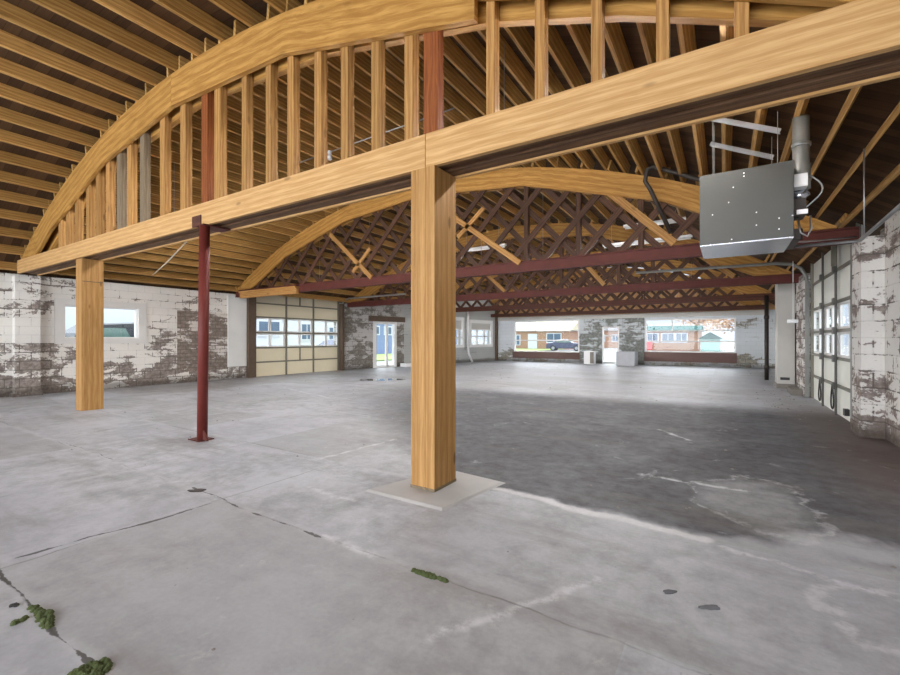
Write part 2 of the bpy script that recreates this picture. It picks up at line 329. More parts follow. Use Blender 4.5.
# small dark pits and smears
pit = n.step(n.noise(flat, 16, 2, 0.5), 0.74, 0.80)
c = n.mix(n.math('MULTIPLY', pit, 0.5), c, srgb(90, 88, 86))
gr = n.math('MULTIPLY_ADD', n4, 0.24, 0.88); c = n.mix(1.0, c, n.comb(gr, gr, gr), 'MULTIPLY')
rough = n.math('MULTIPLY_ADD', nz, 0.25, 0.40)
rough = n.math('ADD', rough, n.math('MULTIPLY', zone, 0.15))
n.bump(n.math('ADD', n.math('MULTIPLY', n2, 0.5), n.math('MULTIPLY', ckm, -1.0)), 0.12, 0.01)
M['floor'] = n.done(c, rough, spec=0.32)

M['asphalt'] = plain('asphalt', srgb(120, 120, 122), 0.9, 0, 0.12, 2)
M['lawn'] = plain('mown_grass', srgb(120, 138, 76), 0.9, 0, 0.2, 6)
M['moss'] = plain('green_moss', srgb(70, 80, 42), 0.95, 0, 0.5, 60)
n = N('still_water'); M['puddle'] = n.done(srgb(96, 98, 102), 0.02, spec=1.0)
n = N('brick_facade'); p = n.pos(); x, y, z = n.sep(p)
br = n.new('ShaderNodeTexBrick'); n.put(br.inputs['Vector'], n.comb(n.math('ADD', x, y), z, 0.0)); br.inputs['Scale'].default_value = 1.0
br.inputs['Brick Width'].default_value = 0.4; br.inputs['Row Height'].default_value = 0.14
br.inputs['Color1'].default_value = (*srgb(160, 112, 86), 1); br.inputs['Color2'].default_value = (*srgb(144, 98, 74), 1); br.inputs['Mortar'].default_value = (*srgb(180, 160, 142), 1)
M['brick'] = n.done(br.outputs[0], 0.85)
M['cream'] = plain('cream_siding', srgb(200, 190, 164), 0.8, 0, 0.06, 3)
M['houseblue'] = plain('blue_grey_siding', srgb(124, 140, 176), 0.8, 0, 0.08, 2)
M['housewhite'] = plain('white_siding', srgb(206, 208, 214), 0.8, 0, 0.04, 2)
M['tealroof'] = plain('teal_metal_roof', srgb(52, 84, 82), 0.95, 0, 0.1, 2, spec=0.03)
M['mint'] = plain('mint_shed_wall', srgb(150, 184, 176), 0.8, 0, 0.05, 2)
M['greyroof'] = plain('grey_shingle_roof', srgb(110, 106, 106), 0.95, 0, 0.15, 4, spec=0.03)
M['darkglass'] = plain('dark_house_glass', srgb(92, 108, 128), 0.12, 0, 0.2, 2)
M['carpaint'] = plain('dark_car_paint', srgb(48, 50, 54), 0.25, 0.2, 0.05, 2)
M['carblue'] = plain('blue_grey_car_paint', srgb(80, 84, 104), 0.25, 0.2, 0.05, 2)
M['redsign'] = plain('red_paint', srgb(206, 60, 66), 0.5, 0, 0.05, 2)
M['trunk'] = plain('tree_bark', srgb(96, 80, 66), 0.9, 0, 0.2, 8)
M['leaf'] = plain('autumn_leaves', srgb(206, 176, 150), 0.85, 0, 0.3, 1.5)
M['fence'] = plain('white_fence_paint', srgb(232, 230, 222), 0.7, 0, 0.04, 4)

# ------------------------------------------------------------------ mesh helpers
class MB:
    def __init__(s): s.v = []; s.f = []; s.uv = []
    def quad(s, pts, uvs=None):
        i = len(s.v); s.v += [Vector(p) for p in pts]; s.f.append(tuple(range(i, i+len(pts))))
        if uvs is None: uvs = [(p[0]+p[1], p[2]) for p in pts]
        s.uv.append(uvs)
    def hexa(s, c, L=None, ex=None):
        """c: 8 corners, bottom 4 (ccw seen from above) then top 4; grain along ex (0 = c0->c1, 1 = c1->c2, 2 = c0->c4)"""
        c = [Vector(p) for p in c]
        i = len(s.v); s.v += c
        e0, e1, e2 = (c[1]-c[0]).length, (c[2]-c[1]).length, (c[4]-c[0]).length
        d = [e0, e1, e2]
        g = d.index(max(d)) if ex is None else ex
        loc = [(0, 0, 0), (e0, 0, 0), (e0, e1, 0), (0, e1, 0), (0, 0, e2), (e0, 0, e2), (e0, e1, e2), (0, e1, e2)]
        for f in ((3, 2, 1, 0), (4, 5, 6, 7), (0, 1, 5, 4), (1, 2, 6, 5), (2, 3, 7, 6), (3, 0, 4, 7)):
            s.f.append(tuple(i+k for k in f))
            o1, o2 = [a for a in range(3) if a != g]
            s.uv.append([(loc[k][g], loc[k][o1]+loc[k][o2]) for k in f])
    def box(s, x0, x1, y0, y1, z0, z1, ex=None):
        s.hexa([(x0, y0, z0), (x1, y0, z0), (x1, y1, z0), (x0, y1, z0), (x0, y0, z1), (x1, y0, z1), (x1, y1, z1), (x0, y1, z1)], ex=ex)
    def bar(s, a, b, wid, hgt, up=(0, 0, 1)):
        """bar from a to b; hgt along up, wid across"""
        a, b = Vector(a), Vector(b); d = (b-a).normalized(); up = Vector(up)
        sd = d.cross(up); sd = sd.normalized() if sd.length > 1e-6 else Vector((1, 0, 0)); u = sd.cross(d).normalized()
        h, k = sd*wid/2, u*hgt/2
        s.hexa([a+h-k, b+h-k, b-h-k, a-h-k, a+h+k, b+h+k, b-h+k, a-h+k], ex=0)
    def tube(s, pts, r, seg=8, cap=True):
        pts = [Vector(p) for p in pts]; i0 = len(s.v); prev = None; L = 0
        for k, p in enumerate(pts):
            t = (pts[min(k+1, len(pts)-1)]-pts[max(k-1, 0)]).normalized()
            if prev is None:
                a = Vector((0, 0, 1)) if abs(t.z) < 0.9 else Vector((1, 0, 0)); nn = t.cross(a).normalized()
            else:
                nn = (prev-t*prev.dot(t)).normalized()
            prev = nn; bb = t.cross(nn); rr = r[k] if isinstance(r, (list, tuple)) else r
            s.v += [p+(nn*math.cos(2*math.pi*j/seg)+bb*math.sin(2*math.pi*j/seg))*rr for j in range(seg)]
        for k in range(len(pts)-1):
            L2 = L+(pts[k+1]-pts[k]).length
            for j in range(seg):
                j2 = (j+1) % seg
                s.f.append((i0+k*seg+j, i0+k*seg+j2, i0+(k+1)*seg+j2, i0+(k+1)*seg+j))
                s.uv.append([(L, j*.05), (L, j*.05+.05), (L2, j*.05+.05), (L2, j*.05)])
            L = L2
        if cap:
            e = i0+(len(pts)-1)*seg
            s.f.append(tuple(i0+j for j in reversed(range(seg)))); s.uv.append([(0, 0)]*seg)
            s.f.append(tuple(e+j for j in range(seg))); s.uv.append([(0, 0)]*seg)
    def prism(s, poly, d):
        """planar polygon (list of 3D points) extruded by vector d"""
        P = [Vector(p) for p in poly]; d = Vector(d); k = len(P); i = len(s.v)
        s.v += P+[p+d for p in P]
        uvf = lambda p: (p.x+p.y, p.z)
        s.f.append(tuple(i+j for j in reversed(range(k)))); s.uv.append([uvf(P[j]) for j in reversed(range(k))])
        s.f.append(tuple(i+k+j for j in range(k))); s.uv.append([uvf(P[j]) for j in range(k)])
        for j in range(k):
            j2 = (j+1) % k
            s.f.append((i+j, i+j2, i+k+j2, i+k+j)); s.uv.append([(0, 0), ((P[j2]-P[j]).length, 0), ((P[j2]-P[j]).length, d.length), (0, d.length)])
    def build(s, name, mat, parent=None, smooth=False, bevel=0.0, loc=None):
        base = Vector((0, 0, 0))
        if parent is not None:
            q = parent
            while q is not None: base += q.location; q = q.parent
        own = Vector(loc)-base if loc is not None else Vector((0, 0, 0))
        if loc is not None: base = Vector(loc)
        me = bpy.data.meshes.new(name); me.from_pydata([v-base for v in s.v], [], s.f)
        l = me.uv_layers.new(name='UVMap'); k = 0
        for u in s.uv:
            for a in u: l.data[k].uv = a; k += 1
        bm = bmesh.new(); bm.from_mesh(me); bmesh.ops.recalc_face_normals(bm, faces=bm.faces); bm.to_mesh(me); bm.free()
        if smooth:
            for p in me.polygons: p.use_smooth = len(p.vertices) == 4
        me.materials.append(M[mat] if isinstance(mat, str) else mat)
        o = bpy.data.objects.new(name, me); col.objects.link(o); o.parent = parent; o.location = own
        if bevel:
            b = o.modifiers.new('edge', 'BEVEL'); b.width = bevel; b.segments = 2; b.limit_method = 'ANGLE'
        return o
def tag(o, label=None, cat=None, group=None, kind='thing'):
    if label: o['label'] = label
    if cat: o['category'] = cat
    if group: o['group'] = group
    if kind: o['kind'] = kind
    return o
def empty(name, loc):
    o = bpy.data.objects.new(name, None); col.objects.link(o); o.location = loc; o.empty_display_size = 0.2; return o
ORD = 'first second third fourth fifth sixth seventh eighth ninth tenth eleventh twelfth thirteenth fourteenth fifteenth sixteenth seventeenth eighteenth nineteenth twentieth'.split()
for t in ('twenty', 'thirty', 'forty'):
    base = {'twenty': 'twent', 'thirty': 'thirt', 'forty': 'fort'}[t]
    if t != 'twenty': ORD.append(base+'ieth')
    ORD += [t+'-'+q for q in ORD[:9]]

XC, CROWN, RAD = -6.0, 5.0, 14.0            # roof curve
def arch_z(X, off=0.0): return CROWN-RAD+math.sqrt((RAD-off)**2-(X-XC)**2)
def wall_x(Y): return -13.7 if Y < 13.2 else -13.7+(Y-13.2)*(1.9/10.8)

# ------------------------------------------------------------------ floor, ground, roof
b = MB(); b.box(-14.0, 2.1, -5.2, 24.3, -0.2, 0.0)
tag(b.build('floor', 'floor'), 'worn grey concrete slab floor with cracks and pale stains', 'floor', kind='structure')
b = MB(); b.box(-90, 90, -60, 130, -0.6, -0.12)
tag(b.build('ground', 'asphalt'), 'grey asphalt ground outside the building', 'ground', kind='structure')

b = MB(); K = 48
xs = [-14.1+i*(16.2/K) for i in range(K+1)]
for off in (0.0, 0.06):
    L = 0
    for i in range(K):
        p = [(xs[i], arch_z(xs[i], -0.2-off)), (xs[i+1], arch_z(xs[i+1], -0.2-off))]
        dl = math.hypot(p[1][0]-p[0][0], p[1][1]-p[0][1])
        b.quad([(p[0][0], -5.2, p[0][1]), (p[1][0], -5.2, p[1][1]), (p[1][0], 24.3, p[1][1]), (p[0][0], 24.3, p[0][1])], [(L, -5.2), (L+dl, -5.2), (L+dl, 24.3), (L, 24.3)]); L += dl
tag(b.build('ceiling', 'deck', smooth=False), 'curved roof deck of old dark brown boards above the joists', 'ceiling', kind='structure')

# ------------------------------------------------------------------ walls
def wall(mb, p0, p1, th, top, holes, zb=-0.1):
    """wall face runs p0->p1 (plan points), thickness th to the left of travel; top: f(s) height; holes (s0,s1,z0,z1)"""
    p0, p1 = Vector((*p0, 0)), Vector((*p1, 0)); d = (p1-p0); L = d.length; d.normalize(); nrm = Vector((-d.y, d.x, 0))*th
    ss = sorted({0.0, L} | {h[0] for h in holes} | {h[1] for h in holes} | {L*i/12 for i in range(1, 12)})
    for a, c in zip(ss[:-1], ss[1:]):
        if c-a < 1e-4: continue
        mid = (a+c)/2; zs = [zb]; hs = sorted([h for h in holes if h[0] < mid < h[1]], key=lambda h: h[2])
        spans = []; z = zb
        for h in hs:
            if h[2] > z: spans.append((z, h[2], z, h[2]))
            z = h[3]
        spans.append((z, top(a), z, top(c)))
        for za, zat, zc, zct in spans:
            A, C = p0+d*a, p0+d*c
            mb.hexa([A+Vector((0, 0, za)), C+Vector((0, 0, zc)), C+nrm+Vector((0, 0, zc)), A+nrm+Vector((0, 0, za)),
                     A+Vector((0, 0, zat)), C+Vector((0, 0, zct)), C+nrm+Vector((0, 0, zct)), A+nrm+Vector((0, 0, zat))])
# left wall, painted part up to the garage door jamb
b = MB(); wall(b, (-13.7, -5.0), (-13.7, 8.75), 0.3, lambda s: 2.80, [(3.93+5.0, 5.56+5.0, 1.31, 2.16)])
wl = tag(b.build('wall_left', 'wall_l'), 'left masonry wall with flaking white paint over brown blocks', 'wall', kind='structure')
b = MB(); b.box(-13.7, -13.685, 6.55, 8.08, 0.34, 2.16); b.build('bare_patch', 'wall_bare', wl)['label'] = 'unpainted brown patch of the left wall'
b = MB(); b.box(-13.72, -13.5, 3.03, 3.46, -0.05, 2.74); b.box(-13.74, -13.47, 2.98, 3.5, -0.05, 0.09)
tag(b.build('wall_left_pilaster', 'wall_l'), 'flaking white pilaster on the left wall under the beam end', 'pilaster', kind='structure')
b = MB(); b.box(-13.7, -13.64, 8.08, 8.72, 0.40, 2.74)
tag(b.build('wall_left_panel', 'whiteboard'), 'tall white board on the left wall beside the garage door', 'wall panel', kind='structure')
b = MB(); b.box(-13.75, -13.55, 8.74, 9.02, 0, 2.78); b.box(-13.75, -13.5, 12.92, 13.05, 0, 2.78)
tag(b.build('trim_1', 'darkjamb'), 'dark brown timber jambs of the cream garage door', 'door jamb', kind='structure')
b = MB(); wall(b, (-13.7, 8.75), (-13.7, 13.2), 0.3, lambda s: 2.85, [(0.27, 4.17, -0.1, 2.85)])
b.box(-13.95, -13.7, 9.0, 12.95, 3.0, 3.02)
tag(b.build('wall_left_door_bay', 'wall_grey'), 'grey masonry around the cream garage door in the left wall', 'wall', kind='structure')
# skewed far part of the left wall
P0, P1 = (-13.7, 13.0), (-11.8, 24.0); LL = math.hypot(1.9, 11.0); dx_, dy_ = 1.9/LL, 11.0/LL
def onL(s, off=0.0, z=0.0): return Vector((P0[0]+dx_*s+dy_*off, P0[1]+dy_*s-dx_*off, z))   # off > 0 into the room
def s_of_u(u):
    a = (u-450)/434.4; c, s = math.cos(.564), math.sin(.564); rx, ry = c*a-s, s*a+c
    det = rx*(-dy_)+dx_*ry                       # solve t*r = P0 + s*d
    return (rx*(-P0[1])+ry*P0[0])/det*-1 if False else ((P0[1]*rx-P0[0]*ry)/(dx_*ry-dy_*rx))
topL = lambda s: arch_z(P0[0]+dx_*s)+0.1
sd0, sd1 = s_of_u(373), s_of_u(397)
sw0, sw1 = s_of_u(450), s_of_u(463)
sv0, sv1 = s_of_u(470), s_of_u(491.5)
split = s_of_u(404)
b = MB(); wall(b, P0, (onL(split).x, onL(split).y), 0.3, topL, [(sd0, sd1, -0.1, 2.12)])
wg = tag(b.build('wall_left_doorway', 'wall_grey'), 'rough grey masonry around the doorway in the left wall', 'wall', kind='structure')
b = MB(); wall(b, (onL(split).x, onL(split).y), P1, 0.3, lambda s: topL(s+split), [(sw0-split, sw1-split, 0.92, 2.42), (sv0-split, sv1-split, 0.92, 2.32)])
tag(b.build('wall_left_windows', 'wall_side'), 'pale grey wall with two white windows near the far corner', 'wall', kind='structure')
b = MB(); b.hexa([onL(sd0-.25, -.02, 2.12), onL(sd1+.45, -.02, 2.12), onL(sd1+.45, .08, 2.12), onL(sd0-.25, .08, 2.12), onL(sd0-.25, -.02, 2.36), onL(sd1+.45, -.02, 2.36), onL(sd1+.45, .08, 2.36), onL(sd0-.25, .08, 2.36)])
tag(b.build('trim_2', 'darkjamb'), 'weathered dark timber lintel over the left doorway', 'lintel', kind='structure')
# far wall
b = MB()
FW = [(-10.65, -6.78, 0.57, 2.37), (-5.55, -4.68, -0.1, 1.97), (-3.43, 0.44, 0.66, 2.31)]
X0 = 2.0
# travel from right to left so that thickness goes outward (+Y)
def far_piece(name, xa, xb, mat, label, y=24.0):
    b = MB(); hs = [(h[0]-xa, h[1]-xa, h[2], h[3]) for h in FW if h[0] >= xa-0.01 and h[1] <= xb+0.01]
    wall(b, (xa, y), (xb, y), 0.3, lambda s: 2.62, hs)
    return tag(b.build(name, mat), label, 'wall', kind='structure')
far_piece('wall_far_left', -12.1, -6.75, 'wall_farwhite', 'pale far wall around the wide window near the left corner')
far_piece('wall_far_middle', -6.75, -3.45, 'wall_far', 'grey green far wall around the narrow door')
far_piece('wall_far_right', -3.45, 2.0, 'wall_farwhite', 'pale stained far wall around the wide window on the right')
b = MB(); wall(b, (-12.3, 24.02), (2.0, 24.02), .2, lambda s: arch_z(min(-12.3+s, 1.6))+.15, [], zb=2.6)
tag(b.build('wall_far_gable', 'gable'), 'tan plywood gable above the far wall', 'wall', kind='structure')
b = MB(); b.box(-12.0, 1.7, 23.9, 24.0, 2.40, 2.62)
tag(b.build('trim_3', 'boxwhite'), 'grey lintel band along the top of the far wall', 'lintel band', kind='structure')
for i, (xa, xb, za, zb) in enumerate([(-10.7, -6.74, 0.2, 0.57), (-3.47, 0.47, 0.2, 0.66)]):
    b = MB(); b.box(xa, xb, 23.9, 24.0, za, zb)
    tag(b.build('trim_%d' % (4+i), 'brownboard'), ['brown boarding under the left one of the wide far windows', 'brown boarding under the right one of the wide far windows'][i], 'boarding', kind='structure')
# dark corner post
b = MB(); b.bar(onL(LL-.12, .08, 0), onL(LL-.12, .08, 3.2), .14, .14, (1, 0, 0)); tag(b.build('trim_6', 'darkjamb'), 'dark post in the far left corner', 'corner post', kind='structure')

# right wall
b = MB(); wall(b, (1.76, 7.8), (1.76, -5.0), 0.3, lambda s: 2.95, [])
tag(b.build('wall_right', 'wall_r'), 'right masonry wall with flaking grey white paint', 'wall', kind='structure')
b = MB(); b.box(1.53, 2.06, 7.8, 8.28, -0.1, 2.66); b.box(1.51, 1.80, 7.78, 8.29, -0.1, 0.17)
tag(b.build('wall_right_pilaster', 'wall_r'), 'flaking white pilaster beside the tall garage door on the right', 'pilaster', kind='structure')
b = MB(); b.box(1.50, 2.0, 12.5, 13.7, -0.1, 2.78)
tag(b.build('wall_right_jamb', 'wall_r'), 'flaking masonry jamb beyond the tall garage door', 'pilaster', kind='structure')
b = MB(); wall(b, (1.85, 13.7), (1.85, 8.2), 0.3, lambda s: 3.0, [(1.25, 5.3, -0.1, 3.0)])
wall(b, (1.95, 24.2), (1.95, 13.7), 0.3, lambda s: 3.0, [])
tag(b.build('wall_right_far', 'wall_grey'), 'grey right wall beyond the tall garage door', 'wall', kind='structure')

# ------------------------------------------------------------------ windows and doors
# left window with plaster surround
b = MB(); x0 = -13.7
for (ya, yb, za, zb) in [(3.76, 3.95, 1.19, 2.3), (5.54, 5.73, 1.19, 2.3), (3.95, 5.54, 2.14, 2.3), (3.95, 5.54, 1.19, 1.33)]: b.box(-13.74, -13.66, ya, yb, za, zb)
wn1 = tag(b.build('window_1', 'plaster'), 'low wide window with white plaster surround in the left wall', 'window', kind='structure')
b = MB()
for (ya, yb, za, zb) in [(3.93, 3.98, 1.31, 2.16), (5.51, 5.56, 1.31, 2.16), (3.98, 5.51, 2.11, 2.16), (3.98, 5.51, 1.31, 1.36)]: b.box(-13.86, -13.74, ya, yb, za, zb)
b.build('window_frame', 'frame', wn1)
b = MB(); b.box(-13.815, -13.81, 3.97, 5.52, 1.34, 2.13); b.build('pane', 'glass', wn1)

def sash(num, sa, sb, za, zb, nx, rows, label, off=0.0):
    """white window on the skewed wall; rows = inner bar heights"""
    f = MB(); w_ = 0.09
    def bx(s0, s1, z0, z1, o0, o1):
        f.hexa([onL(s0, o0, z0), onL(s1, o0, z0), onL(s1, o1, z0), onL(s0, o1, z0), onL(s0, o0, z1), onL(s1, o0, z1), onL(s1, o1, z1), onL(s0, o1, z1)])
    bx(sa-.08, sa+w_, za-.08, zb+.1, -.12, .04); bx(sb-w_, sb+.08, za-.08, zb+.1, -.12, .04)
    bx(sa+w_, sb-w_, zb-w_, zb+.1, -.12, .04); bx(sa+w_, sb-w_, za-.08, za+w_, -.12, .06)
    r = f.build('window_%d' % num, 'frame'); tag(r, label, 'window', kind='structure')
    f = MB()
    for i in range(1, nx):
        sx = sa+(sb-sa)*i/nx; bx(sx-.05, sx+.05, za+w_, rows[-1], -.10, .0)
    for z in rows: bx(sa+w_, sb-w_, z-.035, z+.035, -.10, .0)
    f.build('muntin', 'frame', r)
    f = MB(); bx(sa+w_, sb-w_, rows[-1], zb-w_, -.06, -.04); f.build('transom_panel', 'boxwhite', r)
    f = MB(); bx(sa+w_, sb-w_, za+w_, rows[-1], -.055, -.05); f.build('pane', 'glass', r)
    return r
sash(2, sw0, sw1, 0.92, 2.42, 3, [1.38, 1.85], 'white window on the left wall nearest the doorway')
sash(3, sv0, sv1, 0.92, 2.32, 3, [1.47, 1.86], 'white six-pane window on the left wall by the far corner')
# far windows
def far_window(num, x0, x1, z0, z1, hz, vt, label):
    f = MB(); t = 0.06
    f.box(x0, x0+t, 24.02, 24.14, z0, z1); f.box(x1-t, x1, 24.02, 24.14, z0, z1); f.box(x0+t, x1-t, 24.02, 24.14, z0, z0+t); f.box(x0+t, x1-t, 24.02, 24.14, z1-t, z1)
    r = tag(f.build('window_%d' % num, 'frame'), label, 'window', kind='structure')
    f = MB(); f.box(x0+t, x1-t, 24.04, 24.10, hz[0]-.03, hz[0]+.03); f.box(x0+t, x1-t, 24.04, 24.10, hz[1]-.03, hz[1]+.03)
    for vx, za, zb in vt: f.box(vx-.025, vx+.025, 24.05, 24.09, za, zb)
    f.build('muntin', 'frame', r)
    f = MB(); f.box(x0+t, x1-t, 24.07, 24.075, z0+t, z1-t); f.build('pane', 'glass', r)
far_window(4, -10.65, -6.78, 0.57, 2.37, (1.24, 1.78), [(-9.35, 1.78, 2.31)], 'wide window in the far wall nearest the left corner')
far_window(5, -3.43, 0.44, 0.66, 2.31, (1.20, 1.72), [(-2.2, 1.72, 2.25), (-1.0, 0.72, 1.2)], 'wide window in the far wall facing the teal roofed house')
# far door: open frame with a transom
f = MB(); f.box(-5.55, -5.48, 24.02, 24.14, 0, 1.97); f.box(-4.75, -4.68, 24.02, 24.14, 0, 1.97); f.box(-5.48, -4.75, 24.02, 24.14, 1.9, 1.97); f.box(-5.48, -4.75, 24.03, 24.12, 1.46, 1.51)
d3 = tag(f.build('door_3', 'frame'), 'narrow glazed door in the far wall', 'door', kind='structure')
f = MB(); f.box(-5.48, -4.75, 24.06, 24.066, .1, 1.9); f.build('pane', 'glass', d3)
f = MB(); f.box(-5.48, -4.75, 24.04, 24.1, 0, .1); f.build('kick_panel', 'frame', d3)
# left doorway
f = MB()
def bxL(f, s0, s1, z0, z1, o0, o1):
    f.hexa([onL(s0, o0, z0), onL(s1, o0, z0), onL(s1, o1, z0), onL(s0, o1, z0), onL(s0, o0, z1), onL(s1, o0, z1), onL(s1, o1, z1), onL(s0, o1, z1)])
bxL(f, sd0, sd0+.2, 0, 2.12, -.2, -.02); bxL(f, sd1-.14, sd1, 0, 2.12, -.2, -.02); bxL(f, sd0+.2, sd1-.14, 2.0, 2.12, -.2, -.02)
d4 = tag(f.build('door_4', 'frame'), 'white framed glazed door in the left wall beside the puddle', 'door', kind='structure')
f = MB(); sm = sd0+.2+(sd1-sd0-.34)*.62
bxL(f, sm-.05, sm+.05, 0, 2.0, -.16, -.06); bxL(f, sd0+.2, sd0+.25, 0, 2.0, -.16, -.06); bxL(f, sd0+.25, sd1-.14, 0, .1, -.16, -.06)
f.build('stile', 'frame', d4)
f = MB(); bxL(f, sd0+.25, sd1-.14, .1, 2.0, -.115, -.11); f.build('pane', 'glass', d4)

# sectional garage doors: flush panels, stiles, rails, two rows of lights
def garage_door(num, wx, y0, y1, zr, lights, cols, mat, label, side, extra=()):
    """door plane x = wx, room on the side given (+1 room towards +x); zr: row lines; lights: rows with glass; cols: y lines"""
    o = side
    def X(a, c): return (min(wx+o*a, wx+o*c), max(wx+o*a, wx+o*c))
    root = empty('door_%d' % num, (wx, (y0+y1)/2, 0)); tag(root, label, 'garage door', kind='structure')
    for r in range(len(zr)-1):
        f = MB(); xa, xb = X(-.04, 0.0)
        if r in lights:
            za, zb = zr[r], zr[r+1]; t = .07
            f.box(xa, xb, y0, y1, za, za+t); f.box(xa, xb, y0, y1, zb-t, zb)
            ys = []
            for a, c in zip(cols[:-1], cols[1:]):
                m = (a+c)/2; ys += [(a+.09, m-.05), (m+.05, c-.09)]
            edge = y0
            for a, c in ys: f.box(xa, xb, edge, a, za+t, zb-t); edge = c
            f.box(xa, xb, edge, y1, za+t, zb-t)
            sec = f.build('door_section', 'frame', root)
            for a, c in ys:
                g = MB(); g.box(wx+o*-.025, wx+o*-.02, a, c, za+t, zb-t) if o > 0 else g.box(wx+.02, wx+.025, a, c, za+t, zb-t)
                g.build('pane', 'glass', sec)
        else:
            f.box(xa, xb, y0, y1, zr[r]+.004, zr[r+1]-.004)
            f.build('door_section', mat, root)
    f = MB(); xa, xb = X(0.0, .03)
    for z in zr[1:-1]: f.box(xa, xb, y0, y1, z-.025, z+.025)
    f.build('rail', 'rail', root)
    for yc in cols[1:-1]:
        f = MB(); xa, xb = X(0.03, .06); f.box(xa, xb, yc-.03, yc+.03, zr[0], zr[-1]); f.build('stile', 'darkrail' if num == 2 else 'rail', root)
    for (yc, za, zb) in extra:
        f = MB(); xa, xb = X(0.0, .04); f.box(xa, xb, yc-.02, yc+.02, za, zb); f.build('stile', 'rail', root)
    for yc in (y0+.03, y1-.03):
        f = MB(); xa, xb = X(0.0, .05); f.box(xa, xb, yc-.03, yc+.03, zr[0], zr[-1]); f.build('end_stile', 'rail', root)
    return root
g1 = garage_door(1, -13.72, 9.03, 12.92, [0, .5, 1.0, 1.53, 2.08, 2.56, 3.03], (2, 3), [9.03, 10.32, 11.57, 12.92], 'doorcream', 'closed cream sectional garage door in the left wall', 1,
                 extra=[(10.95, .5, 1.0), (10.95, 2.56, 3.0)])
g2 = garage_door(2, 1.66, 8.45, 12.45, [0, .5, .97, 1.45, 1.95, 2.5, 3.1], (2, 3), [8.45, 9.87, 11.05, 12.45], 'doorwhite', 'closed pale tall garage door in the right wall', -1)
f = MB(); f.box(1.54, 1.60, 8.32, 8.44, 0, 2.66); f.build('track', 'galvdull', g2)
f = MB(); f.box(1.52, 1.60, 12.46, 12.54, 0, 2.6); f.tube([(1.56, 12.5, 2.55), (1.54, 12.5, 2.72), (1.45, 12.5, 2.9), (1.3, 12.5, 3.0), (1.0, 12.5, 3.05), (-2.0, 12.5, 3.08)], .035, 8)
f.build('track', 'galvdull', g2)
for yc in (9.87, 11.05):
    f = MB()
    for z in (.5, .97, 1.45, 1.95, 2.5): f.box(1.57, 1.605, yc-.07, yc+.07, z-.06, z+.06)
    f.build('hinge', 'darkrail', g2)
    pts = [(1.57, yc+.12*math.sin(t*math.pi)*(1 if t < 1 else 1), .52-.42*math.sin(t*math.pi/2)) for t in [k/8 for k in range(9)]]
    pts += [(1.57, yc-.10*math.sin(t*math.pi), .10+.40*(1-math.cos(t*math.pi/2))) for t in [k/8 for k in range(1, 9)]]
    f = MB(); f.tube(pts, .012, 6); f.build('pull_rope', 'black', g2, smooth=True)
f = MB(); f.box(1.56, 1.62, 8.9, 9.02, .12, .22); f.build('latch', 'black', g2)
f = MB(); f.box(1.54, 1.6, 9.7, 9.8, 2.55, 3.1); f.build('operator_arm', 'rail', g2)
f = MB(); f.tube([(-13.62, 13.0, 2.5), (-13.6, 13.0, 2.75), (-13.45, 13.0, 2.93), (-13.2, 13.0, 3.0), (-10.2, 13.0, 3.02)], .035, 8); f.build('track', 'galv', g1)

# ------------------------------------------------------------------ front timber truss
YF, YB = 3.03, 3.40
tr = empty('arched_timber_truss', (-6, 3.2, 2.77))
tag(tr, 'big front timber truss with heavy beam, arched plywood top and upright studs', 'roof truss')
for (xa, xb) in [(-13.35, -2.17), (-2.165, 1.72)]:
    b = MB(); z0, z1 = 2.77, 3.06
    b.box(xa, xb, YF, YF+.05, z0, z1); b.box(xa, xb, YF+.33, YB, z0-.006, z1)
    b.build('beam', 'beam', tr, bevel=.004)
    b = MB(); b.box(xa+.01, xb-.01, YF+.05, YF+.19, z0+.03, z1-.01); b.box(xa+.01, xb-.01, YF+.20, YF+.33, z0+.012, z1-.01); b.build('beam_core', 'beamdark', tr)
STUDS = [(-11.00, 0), (-10.60, 0), (-10.15, 0), (-9.62, 0), (-9.20, 0), (-8.78, 0), (-8.36, 2), (-7.98, 0), (-7.54, 2), (-6.91, 0), (-6.33, 0), (-5.78, 1), (-5.48, 0), (-4.90, 0), (-4.43, 0), (-4.04, 0), (-3.60, 0), (-3.21, 0), (-2.80, 0), (-2.40, 0), (-2.16, 1), (-1.58, 0), (-1.17, 0), (-0.755, 0), (-0.34, 0), (0.085, 0)]
for X, kind in STUDS:
    b = MB(); wv = .10 if X < -2.1 else .075
    if X < -5: wv = .14
    if kind == 1: wv = .15
    b.box(X-wv/2, X+wv/2, YF+.07, YF+.16, 3.05, arch_z(X, .16)); b.build('stud', ['stud', 'studred', 'studgrey'][kind], tr, bevel=.003)
